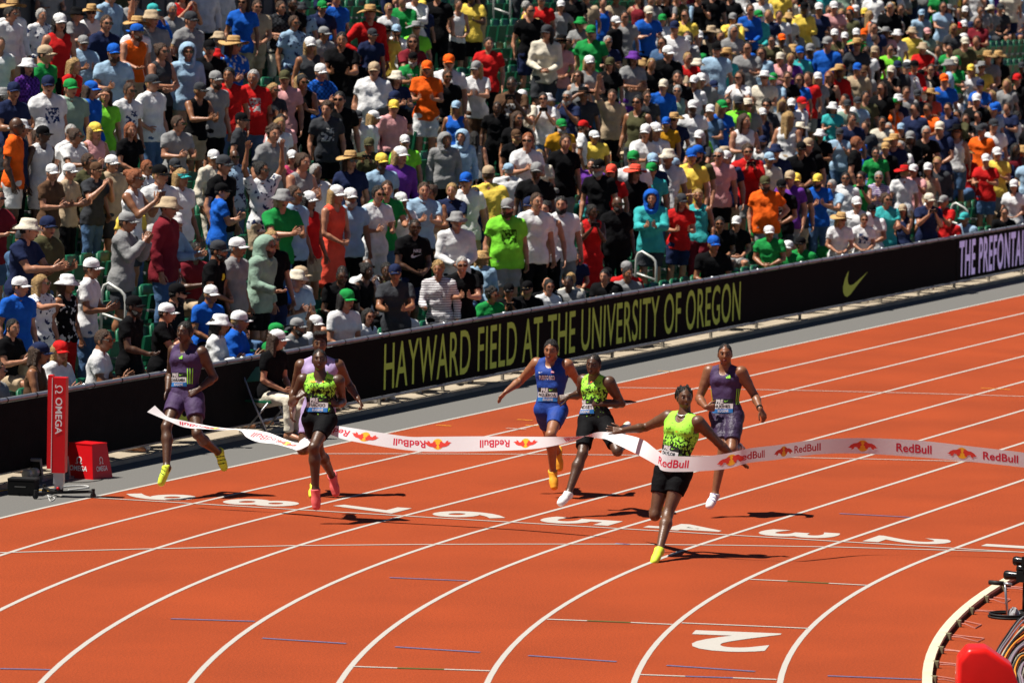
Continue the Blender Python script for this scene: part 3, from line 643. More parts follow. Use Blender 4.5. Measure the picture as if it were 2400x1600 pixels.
for f, a, b, m in [(c8, (1095, 505), (1265, 513), M_LINE), (c8, (1265, 513), (1455, 523), M_GREENL), (c8, (1455, 523), (1630, 532), M_LINE), (c8, (160, 688), (345, 695), M_LINE), (c8, (345, 695), (545, 703), M_GREENL), (c8, (545, 703), (735, 712), M_LINE), (c8, (780, 705), (1360, 730), M_LINE),
                   (c8, (585, 942), (795, 950), M_LINE), (c8, (795, 950), (1015, 957), M_BLUEL), (c8, (1015, 957), (1215, 965), M_LINE), (c7, (1620, 905), (1825, 912), M_LINE), (c7, (1825, 912), (2040, 918), M_GREENL), (c7, (2040, 918), (2250, 925), M_LINE),
                   (c7, (785, 686), (1170, 698), M_BLUEL), (c7, (1205, 775), (1590, 800), M_BLUEL), (c7, (1790, 497), (2150, 512), M_BLUEL), (c7, (1815, 815), (2205, 840), M_BLUEL), (c7, (0, 915), (230, 920), M_BLUEL),
                   (c8, (75, 855), (480, 883), M_BLUEL), (c8, (710, 900), (1115, 928), M_BLUEL), (c8, (1450, 948), (1880, 965), M_BLUEL), (c8, (1505, 203), (1830, 220), M_BLUEL), (c8, (475, 340), (540, 345), M_BLUEL)]:
    gline('stagger_mark', [f(*a), f(*b)], .05, m, ZL+.0025)
for u, v in [(1040, 998), (1250, 998), (1230, 985), (2317, 911), (2350, 913), (1560, 871)]: gline('tape_mark', [(u-18, v-1), (u+18, v+1)], .035, M_YELL, ZL+.006)
gline('exchange_mark', [(1186, 1004), (1232, 1007)], .04, M_LINE, ZL+.006)
for u, v, du in [(1590+0, 1110+0, 0)]: pass
def digit(ch, cx, cy, right, up, wd, ht, bold=.035):
    V, F = text_fit(ch, wd, ht, bold); V = V-[wd/2, ht/2]; P = place2d(V, (cx, cy, ZL+.0012), right, up)
    o = ob('lane_number', mk('lane_number', P, F, M_LINE, smooth=False), track); return o
for k in range(1, 10):
    y = (k-.5)*LW; digit(str(k), .47, y-.02, (-1, 0, 0), (0, -1, 0), .62 if k != 1 else .22, .84, .03)
digit('2', -8.35, .98, (0, 1, 0), (-1, 0, 0), .66, 1.55, .05) if 0 else None
pA, pB, pC, pD = gnd(1607, 1509), gnd(1818, 1489), gnd(1720, 1482), gnd(1700, 1523)
_ctr = gnd(1711, 1503); _up = A3(-math.cos(.20), -math.sin(.20), 0); _rt = np.cross(_up, A3(0, 0, 1))
digit('2', _ctr[0], _ctr[1], _rt, _up, .78, 1.4, .03)
# ---------------------------------------------------------------- kerb on the inside of lane 1
kerb = empty('track_kerb'); tag(kerb, 'cream raised kerb rail curving round the inside of lane one', 'kerb')
M_KERB = mat('kerb_cream', (.62, .56, .40), .6, .1, 5); ss = [s for s in SS if s <= 40]; n = len(ss); mb = MB(); V = []
for s in ss:
    for y, z in ((-.085, .035), (-.085, .062), (0, .062), (0, .035)): V.append((*trk(s, y), z))
mb.add(V, [(4*i+j, 4*i+(j+1) % 4, 4*i+4+(j+1) % 4, 4*i+4+j) for i in range(n-1) for j in range(4)]+[(0, 1, 2, 3), (4*n-1, 4*n-2, 4*n-3, 4*n-4)], 0); mb.build('kerb_top', M_KERB, kerb)
mb = MB(); V = []
for s in ss:
    for y, z in ((-.075, .0), (-.075, .034), (-.06, .034), (-.06, .0)): V.append((*trk(s, y), z))
mb.add(V, [(4*i+j, 4*i+(j+1) % 4, 4*i+4+(j+1) % 4, 4*i+4+j) for i in range(n-1) for j in range(4)], 0); mb.build('kerb_web', mat('kerb_side', (.30, .09, .04), .8), kerb)
M_WIRE = mat('pink_wire', (.45, .16, .12), .6, 0); M_BRK = mat('kerb_bracket', (.25, .22, .12), .7)
s = 1.0; rk = random.Random(3)
while s < 13:
    p = A3(*trk(s, -.10), .02); L_ = rk.uniform(.26, .42); q = A3(*trk(s+rk.uniform(-.05, .12), -L_), .008); q2 = A3(*trk(s-rk.uniform(.05, .3), -L_-rk.uniform(-.05, .06)), .008); mb = MB(); mb.box(p+A3(0, 0, .012), (.05, .05, .06)); mb.build('bracket', M_BRK, kerb)
    mb = MB(); mb.tube([p+A3(0, 0, .01), p+(q-p)*.4+A3(0, 0, .02), q, q2, A3(*trk(s-rk.uniform(.2, .4), -.12), .01)], .006, 5); mb.build('wire_clip', M_WIRE, kerb); s += .98
for k in range(9):      # dashed joint in the apron
    s0 = 4.6+k*.55; strip('joint_dash', [trk(s0, -.62-.02*k), trk(s0+.3, -.63-.02*k)], .025, .005, M_BLACK, track)
# ---------------------------------------------------------------- terrace
Y0, RD, RR, ZB = 13.0, .84, .37, .05
NR = 14
def rowz(i): return ZB+RR*i
def rowy(i): return Y0+RD*i
mb = MB(); X0, X1 = -8, 132
edge = lambda x: 12.16
xs = [X0, 2, 12, 24, 36, 46, X1]
for a, b in zip(xs[:-1], xs[1:]):
    V = [(a, edge(a), -.04), (b, edge(b), -.04), (b, edge(b), ZB), (a, edge(a), ZB), (a, rowy(1)-.42, ZB), (b, rowy(1)-.42, ZB)]
    mb.add(V, [(0, 1, 2, 3), (3, 2, 5, 4)], 0)
V = []; yy = rowy(1)-.42
for i in range(1, NR):
    y = rowy(i)-.42; V += [(X0, y, rowz(i-1)), (X1, y, rowz(i-1)), (X1, y, rowz(i)), (X0, y, rowz(i))]
F = []
for i in range(NR-1):
    b = 4*i; F.append((b, b+1, b+2, b+3))
    if i < NR-2: F.append((b+3, b+2, b+5, b+4))
b = 4*(NR-2); V += [(X1, rowy(NR)+3, rowz(NR-1)), (X0, rowy(NR)+3, rowz(NR-1))]; F.append((b+3, b+2, len(V)-2, len(V)-1)); mb.add(V, F, 1)
st = mb.build('grandstand_terrace', [M_CONC, M_CONCD]); st['kind'] = 'structure'
wl = MB(); wl.box((X0+60, rowy(NR)+1.5, rowz(NR)+3), (150, .3, 8)); wlo = wl.build('concourse_wall', M_CONCW); tag(wlo, 'dark grey concrete wall behind the top row of the stand', 'wall')
wl = MB()
# panel wall behind the upper left rows
wl.box((24.5, rowy(10)+.25, rowz(10)+1.2), (14.0, .12, 3.2)); wlo = wl.build('panel_wall', M_CONCW); tag(wlo, 'grey ribbed panel wall behind the upper left spectators', 'wall')
mbp = MB(); 
for k in range(28):
    q = MB(); q.box((17.8+k*.5, rowy(10)+.17, rowz(10)+1.2), (.06, .05, 3.18)); q.build('rib', M_CONCW, wlo)
# ---------------------------------------------------------------- fence and boards
FY = 12.30
fence = empty('rail_fence', (20, FY, ZB)); tag(fence, 'galvanised pipe rail fence along the front of the stand', 'fence')
def fpart(mb, name, m): o = mb.build(name, m, fence, smooth=True); o.matrix_parent_inverse = Matrix.Translation((-20, -FY, -ZB)); return o
q = MB(); q.tube([(x, FY, .955) for x in np.linspace(-5, 62, 40)], .030, 8); fpart(q, 'top_rail', M_STEEL)
q = MB(); q.tube([(x, FY-.005, .150) for x in np.linspace(-5, 62, 40)], .024, 8); fpart(q, 'bottom_rail', M_STEEL)
px_ = 42.5-2.335*20
for k in range(29):
    x = px_+2.335*k; q = MB(); q.tube([(x, FY+.01, ZB), (x, FY+.01, .94)], .026, 8); fpart(q, 'post', M_STEEL)
    q = MB(); q.tube([(x-.04, FY, .955), (x+.04, FY, .955)], .038, 8); fpart(q, 'clamp', M_STEEL)
for x in np.arange(-4, 60, .78):
    q = MB(); q.tube([(x-.012, FY, .955), (x+.012, FY, .955)], .0325, 8); fpart(q, 'cable_tie', M_BLACK)
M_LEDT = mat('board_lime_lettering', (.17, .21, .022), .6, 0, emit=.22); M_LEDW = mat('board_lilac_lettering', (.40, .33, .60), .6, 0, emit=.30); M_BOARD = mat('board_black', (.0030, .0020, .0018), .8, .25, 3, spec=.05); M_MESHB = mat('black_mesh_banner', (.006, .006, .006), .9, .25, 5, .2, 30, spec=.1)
def board(name, x0, x1, z0, z1, m, label):
    o = MB().box(((x0+x1)/2, FY-.045, (z0+z1)/2), (x1-x0, .028, z1-z0)).build(name, m); tag(o, label, 'banner'); return o
b1 = board('mesh_banner', -4.6, 8.02, .16, .93, M_MESHB, 'plain black mesh banner on the fence behind the red pillar')
b2 = board('advertising_board', 8.06, 40.0, .18, .93, M_BOARD, 'long black board with lime lettering naming the field and university')
b3 = board('advertising_board', 40.03, 60, .18, .93, M_BOARD, 'black board with pale lilac slab lettering at the right edge')
def lett(txt, x0, x1, z0, z1, m, parent, bold=.012, space=1.0, nm='lettering'):
    V, F = text_fit(txt, x1-x0, z1-z0, bold, space); ob(nm, mk(nm, place2d(V, (x0, FY-.062, z0), (1, 0, 0), (0, 0, 1)), F, m, smooth=False), parent)
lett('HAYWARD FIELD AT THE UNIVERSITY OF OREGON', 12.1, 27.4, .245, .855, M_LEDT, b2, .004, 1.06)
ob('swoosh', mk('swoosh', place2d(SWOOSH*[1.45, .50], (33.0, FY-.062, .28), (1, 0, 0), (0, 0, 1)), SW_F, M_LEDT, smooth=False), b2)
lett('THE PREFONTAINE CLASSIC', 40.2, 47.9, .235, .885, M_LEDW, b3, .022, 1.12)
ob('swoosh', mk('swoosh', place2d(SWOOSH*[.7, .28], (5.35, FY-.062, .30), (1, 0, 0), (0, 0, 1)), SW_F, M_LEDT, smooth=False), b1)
# ---------------------------------------------------------------- stair handrails
def row_at(u, v, off, nominal, rows=range(0, NR)):
    best = None
    for i in rows:
        P = onY(u, v, rowy(i)+off); h = P[2]-rowz(i)
        if best is None or abs(h-nominal) < abs(best[2]-nominal): best = (i, P, h)
    return best
hr_words = ['in the front row above the lime lettering', 'left of the woman in a white tank top', 'beside the red wide-brim hat', 'at the right behind the lilac lettered board', 'above the black capped man at the left', 'among the seated crowd near the top centre', 'in the top right crowd above the white bucket hats', 'in the top right crowd beside the grey bucket hat', 'beside the empty seats near the top centre']
for (u, v), wd in zip([(1530, 604), (1700, 236), (2105, 422), (2262, 488), (285, 682), (1955, 15), (2070, 72), (2190, 130), (1190, -20)], hr_words):
    i, P, h = row_at(u, v, -.30, 1.0); x = P[0]; y = rowy(i)-.36; z = rowz(i); r = empty('handrail', (x, y, z)); tag(r, 'pale looped stair handrail '+wd, 'handrail', 'stair handrails')
    z1 = rowz(min(i+1, NR-1))-z; H = h
    arc = [(0, 0, 0), (0, 0, H-.14), (0, .02, H-.05), (0, .07, H), (0, .24, H+.09), (0, .30, H+.06), (0, .33, H-.02), (0, .34, 0)]
    q = MB(); q.tube(arc, .021, 8); q.build('rail_loop', M_RAIL, r, True); q = MB(); q.tube([(0, 0, H*.55), (0, .34, H*.55+.1)], .016, 8); q.build('cross_bar', M_RAIL, r, True)
# ---------------------------------------------------------------- seats
def seat_parts():
    b = MB(); n = 5; V = []; 
    for k in range(n):
        x = -.215+.43*k/(n-1); c = .02*(x/.215)**2
        for z in (.40, .60, .80): V += [(x, .20+.10*(z-.4)-c, z+(.02 if z > .7 else 0)-(.03*(abs(x)/.215)**4 if z > .7 else 0))]
    W = [(x, y+.035, z) for x, y, z in V]; m = len(V); F = []
    for k in range(n-1):
        for j in range(2): a = 3*k+j; F += [(a, a+3, a+4, a+1), (m+a, m+a+1, m+a+4, m+a+3)]
        F += [(3*k+2, 3*k+5, m+3*k+5, m+3*k+2), (3*k, m+3*k, m+3*k+3, 3*k+3)]
    for e in (0, 3*(n-1)): F += [(e, e+1, m+e+1, m+e), (e+1, e+2, m+e+2, m+e+1)]
    b.add(V+W, F, 0)
    p = MB(); p.box((0, .12, .52), (.41, .035, .36), R=np.array(Matrix.Rotation(.15, 3, 'X'))); p.box((0, .10, .36), (.40, .06, .05))
    l = MB(); l.box((.25, .17, .24), (.04, .07, .48)); l.box((.25, .10, .50), (.035, .26, .03)); l.box((.25, .17, .02), (.06, .16, .03))
    return b.mesh('backrest', M_SEAT, True), p.mesh('seat_pan', M_SEAT), l.mesh('arm_bracket', M_GREYP)
SEAT = seat_parts()
# ================================================================ spectators: x y (in a 2.936x crop of the photograph), head, top, bottom, pose, flags
CROWD = {
'A': (0, 0, '''
130 -5 wt lw - D F|225 50 hg lwf ss D FN|400 85 cw kr - D F|500 42 bk tg - c|625 25 wt tw - C B|790 -100 hi ll tj D|1110 20 ca lb - H|1165 12 hg tg - D N|1235 70 cd tg - D B
920 52 bw lw - D|1010 62 bs tg - B|955 112 wt tw - D F|880 155 Cb ko - M E|985 192 hy tb sp N KN|780 290 cb tl - C ME|1115 288 ui kd - X F|1195 288 hy tk - N KN|1310 290 ol jl - D F|1398 268 ck tk - D
550 235 cg pl - C B|350 305 cs te - D|205 395 bw pup - D F|430 385 jy tr - M F|340 510 cn twf - D B|495 535 ce pq - D N|605 550 cb jb - D FN|50 555 cn tn - C|740 595 li tm sw W FN|805 558 hi twf - D
1065 505 cd pw tj I|1335 555 cd kk ss C|1460 480 cg tg - D E|1500 330 br tps - D F|1500 212 bs tl - D|1580 245 wt pbf - C F|1740 -12 hi ps ss N|1910 0 hi pdp tc X|1400 -130 hi lw tk D|1530 -135 hi lw tj D|1270 -105 li kr tj H F
1590 455 hk tr - D MN|1750 470 hg trf tj D BN|1820 560 jy td - C F|1955 475 cv tp - D N|2050 500 uk kk - C F|2112 500 vw kw tw C F|2180 428 cw pbp - C|2150 250 cw kd - D F|2200 175 cg tg - C N|2265 690 yi tdf sk D N|2330 210 hk tk - C MN
2195 -2 ce tn - D|2310 -60 hi pbf - D|2080 10 bd plf - D|1995 -25 hk tk - B D|60 795 z po sw D D|190 812 bw tn - D|200 858 ck kw sw D D|300 885 ui kw - D F|460 870 ui tw - C F|515 848 hg tw - D|600 833 cy kp - C F|905 830 lr tk - N F
1195 785 hi tg - C|1635 768 ck td - D R|1865 850 yi tg - D N|1895 800 ly tw - D F|1980 778 hk tp - D N|335 1118 cw ti - C|465 1118 cw ts - C|630 1103 ci td - H|655 1048 hi tv - D|740 1060 cw ps - D|880 1150 ur kw - P F|985 1090 hr tw - D|1105 1125 ck tw - D
1190 1080 cd tk - D|1255 1148 va tw - D F|1465 1023 cw lc tc D|1540 1060 cd tk - D|1612 1020 z plf - D D|1490 1250 ck pb - C R|1815 1100 uk pwf - A FM|1950 1025 cw kf - D F|2040 1038 ui kg - C F|1912 1288 bg te - C|2040 1268 hi pl tk D|2150 1308 cw kr - D F|2282 1262 cw dz - N F
960 1350 cs tyf tj D|1085 1343 bs jx - D|815 1448 cg jg sd H|1180 1450 bw jl tk C F|80 1485 bc tn - C|275 1475 cn pv - C B|30 40 hk lw - D|690 95 hi tn - D|860 -60 hi tg - D|1650 -40 li tb - D F|2010 100 hi plf - D F|0 250 hi twf - D B|2400 620 hk tk - D|120 640 uk tn - D F
'''),
'B': (800, 0, '''
250 33 wt lr - I N|325 18 uy tw - D F|425 -45 hi le - C N|580 -2 cy tn - D N|640 -90 hk tk - D|795 -12 ui kw sk N FN|900 -75 hk ty sk C D|1270 0 hg ky sk D FRN|1330 125 wt tw - sD|175 190 cd tn - D|260 178 wk ty - D|365 163 cl lw - H E|485 228 li tx - C F
475 350 Ck tef - C E|205 418 cs tw - D B|385 478 bc tn ss C F|615 412 co po sw C F|735 368 co tw - D|775 688 cl kb - D F|950 410 cg tw si C FB|1130 520 hk tif sn P D|1390 163 cd lc sd N F|1490 238 wk tp sj N F|1620 113 be tg tj C|1715 168 ce te - D|1510 -2 cw tg - i F
1800 -20 ui kb sb D F|1885 108 cw jk - D R|2050 -55 li kxs sj I F|2210 93 ce pwf - D|2290 138 cn tw - D|1710 378 cw kg - X F|1835 388 cv tk - D F|1985 348 bu tg su X F|2220 308 cw tk - D B|2302 283 hi tr - D FN|2185 538 cc lb - D N|2295 578 hg kq - D F|1860 608 hi ts - B
2035 648 uk kv - D FM|1545 618 hg tn - H E|1690 598 wk td - W|1390 628 uk tw - P F|1448 638 bw tw - D F|1275 613 cw tc tk P|1905 748 cn lns - sC|1520 813 ce th - D E|1660 823 cr tw - D RE|1720 893 cw ty - D K|2070 843 cw tw - C F|2150 838 cw tw - D F|2240 798 cb th - D E|2315 773 wt tn - D
65 753 cd tw - D|190 753 cw tw - D FR|300 678 cy lp - D|375 618 cn tk - C|175 940 cv jv - P M|72 1038 wt tn - D F|290 1045 cy tl - D D|382 1000 cw lu - D F|455 923 cw tm - D|705 908 og jg - D M|835 888 ol jl - D F|940 898 lk kg - D FT|1205 883 ci tk - D E|1260 903 hr tw - C F
1460 918 ui tk - D F|1445 1018 jy tc - N F|1145 1118 cl tw - D KT|1005 1133 cs ty - D T|1310 1108 cg tk - D D|850 1178 cb tw - D|1715 1088 uk tu sa B KN|1785 1088 ck tk - D E|1860 1123 cz tr - M F|1970 1128 wz tk - D F|2155 1048 cl tn - D F|2255 1018 bc tw - D M|2070 1113 ce ta - D|2060 1028 ce tw - D|2330 1080 cl ty - D
1120 690 hk tk - D D|1010 250 hk tr - D|110 360 hk tk - D D|700 470 hi tk - D|1300 20 hk tk - D|1400 -40 hi tr - D|1600 -90 hk tk - c D|1690 -60 hi ts - D|1950 70 hk tg - D|2130 -40 hi tg - D|2350 60 hi ty - D|2390 210 li tw - D F|1590 260 hi te - D K|2330 480 hk tk - D|1640 480 li kg - D F|2120 620 hi td - D|1240 760 li tk - D F
'''),
'C': (1600, 0, '''
590 63 hy tn - D N|665 68 yi twf - D N|775 -30 hk twf tk D|545 -60 hy tw - N|110 -60 hk tk tj H|210 -90 hk tk - D|330 -70 hi tk - D|235 288 ck pl - D|300 328 wt ta - C F|150 498 cw jg sk D|35 513 cw tw - D F|450 278 hk tg - C E|545 318 li jl - D F|610 238 hk tv - C E|785 313 cb pa - D F|835 328 cc tk - D
1000 248 cg lb - D|1115 218 cw tn - P E|1200 263 wt td - D|1305 233 hi tn - D RN|1150 58 hk tv - D M|1205 28 cw td - sD|1285 70 ly ko - D FR|1480 200 bw tw - D F|1580 183 bs py - D T|1680 210 cp tq - sD F|1385 48 cw tw - sD|1350 80 cw tg - sD|1180 428 cb ts - D|1250 448 ci tg - D|930 493 cw tg - D F|715 483 yi tk - C|805 503 li tb - D F|865 488 hi tr - D N
1010 483 lr kk - D F|1130 528 bq tq - D F|815 663 cr tw - D R|580 678 yk td - D F|425 773 li kw - C FN|530 738 cw kn - D F|700 755 ly kw - D FT|1035 698 bw pa - C F|1105 678 cd tq - C|570 928 cn tw - D E|645 985 bn tn - D|795 963 ck tk - N|875 943 cs tk - D|945 883 bw tk - C|1080 878 cd pl - P|1190 933 hr tk - D R
1425 838 yg tg tv C|1525 843 cl ti - C E|1600 823 z ty - D|1670 858 hg tk sw C|1785 828 cc tn - N|1890 858 wk kw sj D F|1905 638 hk tw - D DR|1715 608 wt tz - C F|1485 643 bw tn - C F|1425 678 we ko - D F|1985 778 yi tk - P F|2062 848 cd to - D|2140 813 cd tw - D|2300 758 hk tw - D DR|2215 1040 cn ln - sC|2092 1053 vw tr sj C N
1520 1138 wr tw - D T|1330 1168 hg tus - C F|1215 1173 uk ke - P F|1100 1178 hk pw - D M|1030 1228 hg pl - C E|955 1188 cy tb tj C E|800 1183 cy td - D|725 1168 cs tu - D|655 1223 ck tkf - N N|565 1203 cv to sg i EB|260 1013 hg tp - D|325 1033 cw tn - D|470 988 yi jr - P|580 1040 cl tc - N|95 993 Cb tv - D E|20 1013 cb ty - D
1985 438 cy tw - C F|1830 403 bg tl - D R|1800 503 co tb - D|1710 438 hk tk - W|2110 348 wt tg - N|2305 503 cr tk - D E|2130 618 jy tb - D F|2230 538 ly tg - D F|2040 640 cw tk - D|30 120 hk tn - C|20 240 cg tg - D|1540 590 hi tg - D|1400 560 li tk - D F|1260 620 hk tv - D|2240 700 hi tn - C|2170 330 wt tk - sD F|1950 210 cw tp - sD F|1760 300 hk tn - sD
1900 60 ly tl - sP F|2060 10 hg tg - sD|2180 20 cd td - sD|2290 10 ce tw - sD|2340 420 cd tk - sD D|1640 60 cl tl - sD|1500 20 hi tk - sD F|940 60 hi tv - sC|1060 150 hk tn - sD|870 90 wg tg - sD|1340 150 hk tn - D E|1430 300 hk tm - D|2010 760 hk td - D|1350 1010 hk te - D|1150 640 hk tw - C|1280 830 hi td - D|2380 1060 hk tl - D|1830 700 hk tn - D F|1590 700 hk tn - D|700 880 hi tg - D|1220 1010 cb tb - sD
'''),
'D': (0, 480, '''
175 163 cd pj - C|130 488 cw pb ts D N|300 468 ly pwf - Q F|447 465 bw kkf tr D FM|587 353 cw pw tj C|215 928 cn ki - sC FM|367 918 cr jw - sC F|905 613 ck tk tk M DEN|1077 663 cw tk - P|1152 523 ck tk - sD E|1378 533 cw tb - sN|1607 598 uy tp - sN F|1460 738 bw jw - sC F|1592 713 cw jb - sC|1762 658 ui kp - sC FKN
1840 798 ce te - sN K|2003 770 cg tgf - sN E|2118 773 cw tw - sN F|1547 223 cd tk - N E|1625 208 cw tg - D|1732 200 oq jq - M EG|1822 168 jy tk - D F|1853 415 bs tb - sC D|1965 433 bc tl - sC|2062 408 cs tw - sM|1310 240 hk tx - sC D|2330 415 hk tk - sD D|650 840 hi tw - sC|20 800 hk tk - sC|-60 1060 hi tg - sC
'''),
'E': (800, 420, '''
100 53 cw tl tk D E|187 28 hk tw tw C F|317 0 hi te tj C|388 83 cw tw - H F|532 8 hi pl tk C N|632 28 ui ks ti C F|780 18 uy pn - C F|955 43 uk kn tj D FM|800 213 bg lw - N|465 258 hk tk - N DG|195 535 z tw - sH DE|275 553 uk jv - sN FDN|90 558 uk kk - sN FDN|15 580 hk tk - sN D|460 568 cn td tk C|747 553 yy lws sk M N|800 513 hg tk - C|960 488 bt jl - sD FT
1140 123 cg tmf sg D BE|1285 83 hi tw tk D|1362 113 cn pap tn D|1440 138 uk kw - D F|1545 108 hk pw tg D E|1715 163 uk dr - P FD|1895 108 z tk tk D DEB|2140 63 ob ja sd c N|2310 88 cd tr sn C F|1985 553 cg tr - sN|1945 593 hk tg - sN N|1855 643 Ck tk - sN|1795 613 hk tk - sC|1615 638 uy tc - sN FT|1545 658 hk tg - sN D|1430 693 z tk - sN|1400 708 uk tw - sN F
1275 733 ck tk - sN E|1150 768 ck tk - sP|1010 828 yk je - sN F|360 933 li tw - sN FG|110 938 lk tw - sN F|30 733 ce tw - sN F|870 520 hi tk - sN|1600 480 hk tn - sN K
'''),
'F': (1600, 300, '''
125 413 uy ka tx W F|255 598 hk tk - sN M|200 683 cb tk - sN|365 633 cw tk - sN N|625 663 cw te - N KN|740 763 cw te - sN K|830 738 ck te - sN KM|1060 713 cw te - sN K|1065 573 wt tw - N F|1217 578 hi twf - N F|1322 518 ck tw - N M|1245 468 cw tw - D N|1530 518 cs kn sw P F|1650 438 cc tn - P|1710 578 cw pl - P|1787 458 cg tr - P|1930 588 ca tl - sN|1975 643 cd tk - sN|2310 348 cw tw tj N F
210 888 lk te - sN FTK|330 888 li te - sN FKN|1400 438 ui ta - c F|2280 420 hk tk - sN|2180 640 hk tk - sN|600 560 hk te - sN K|1500 700 hk tk - sN|1830 560 hi tr - sN'''),
}
TOPS = {'t': 'tee', 'p': 'polo', 'l': 'long', 'k': 'tank', 'j': 'jacket', 'd': 'dress'}
TOPN = {'t': 't-shirt', 'p': 'collared shirt', 'l': 'long-sleeved top', 'k': 'tank top', 'j': 'jacket', 'd': 'dress'}
PARTN = {'tee': 't_shirt', 'polo': 'shirt', 'long': 'long_sleeved_top', 'tank': 'tank_top', 'jacket': 'jacket', 'dress': 'dress', 'shorts': 'shorts', 'trousers': 'trousers'}
PATN = {'s': 'striped ', 'p': 'checked ', 'f': 'printed '}
POSEN = {'D': 'arms down', 'C': 'clapping', 'E': 'clapping', 'e': 'clapping', 'c': 'clapping', 'H': 'clapping high', 'X': 'arms crossed', 'P': 'holding a phone up', 'A': 'both arms raised', 'W': 'shading the eyes', 'w': 'shading the eyes', 'I': 'hand on hip', 'i': 'hand on hip', 'Q': 'pointing ahead', 'L': 'leaning on the rail', 'N': 'hands held together', 'B': 'one arm raised', 'M': 'one hand held out'}
HATN = {'c': 'cap', 'C': 'backwards cap', 'v': 'visor cap', 'b': 'bucket hat', 'w': 'wide-brim hat', 'o': 'hood'}
class Sp: pass
people = []
LOOK = A3(3.0, 4.5)
def parse():
    r = random.Random(11)
    for reg, (ox, oy, txt) in CROWD.items():
        for e in txt.replace('\n', '|').split('|'):
            t = e.split()
            if len(t) < 5: continue
            s = Sp(); s.u = ox+float(t[0])/2.936; s.v = oy+float(t[1])/2.936; s.head = t[2]; s.top = t[3]; s.bot = t[4]; s.pose = t[5]; s.fl = t[6] if len(t) > 6 else ''; s.reg = reg; s.cx = int(t[0])
            s.sit = s.pose[0] == 's'; s.kid = 'K' in s.fl; s.fem = 'F' in s.fl
            if s.bot == '-': s.bot = r.choice(['sd', 'ss', 'sn', 'sk', 'tk', 'tj', 'tj', 'sg', 'tk'])
            hat = s.head[0] in 'cCvbwo'; topz = 1.753+(.02 if not hat else .025)
            nom = (1.33 if s.sit else 1.76)*(1 if not s.kid else .80)
            off = -.02 if s.sit else -.08
            i, P, h = row_at(s.u, s.v, off, nom, range(0, 13))
            if i == 0 and not s.sit: off = -.26; P = onY(s.u, s.v, rowy(0)+off); h = P[2]-rowz(0)
            s.row = i; s.x = P[0]; s.y = rowy(i)+off; s.h = h
            base = (topz-.42 if s.sit else topz)
            if s.pose in ('L',): base -= .12
            s.sc = min(max(h/base, .62 if s.kid else .86), 1.14)
            if s.sit and not s.kid: s.sc = min(max(s.sc, .9), 1.1)
            people.append(s)
parse()
# separate neighbours that would share one place in a row
for _ in range(30):
    for row in range(NR):
        L = sorted([s for s in people if s.row == row], key=lambda s: s.x)
        for a, b in zip(L[:-1], L[1:]):
            mn = .34 if (a.kid or b.kid) else .40
            if b.x-a.x < mn:
                d = (mn-(b.x-a.x))/2; 
                a.x -= d*.5; b.x += d*.5
                if not hasattr(a, 'j'): a.j = b.j = 1
def rowfix():
    # stagger depth a little inside the row where bodies are tight
    for row in range(NR):
        L = sorted([s for s in people if s.row == row], key=lambda s: s.x)
        for k, s in enumerate(L): s.dy = (.07 if k % 2 else -.07) if any(abs(s.x-o.x) < .5 for o in L if o is not s) else 0
rowfix()
def face_dir(s, r):
    d = A3(min(float(np.interp(s.u, [0, 700, 1050, 1500, 2400], [9.5, 9.0, 3.0, 0, -2])), s.x-.8), 4.5)-A3(s.x, s.y); a = math.atan2(d[1], d[0]); camd = math.atan2(CAM[1]-s.y, CAM[0]-s.x)
    if 'T' in s.fl: a = math.radians(-20)+r.uniform(-.3, .3)+math.radians(40)
    elif 'R' in s.fl: a = math.radians(-75)+r.uniform(-.15, .15)
    return a+r.uniform(-.42, .36)
def on_chest(root, me, V2, F2, cx, cz, m, nm, off=.004):
    co = np.empty(len(me.vertices)*3); me.vertices.foreach_get('co', co); co = co.reshape(-1, 3); P = []
    for x, z in V2+[cx, cz]:
        k = (np.abs(co[:, 0]-x) < .026) & (np.abs(co[:, 2]-z) < .026); P.append((x, (co[k, 1].max() if k.any() else .12)+off, z))
    ob(nm, mk(nm, P, F2, m, smooth=False), root)
PRINTS = {('E', 465): 'sw', ('D', 1077): 'pre', ('F', 1322): 'stop', ('E', 747): 'sws', ('D', 1547): 'blob', ('B', 1005): ''}
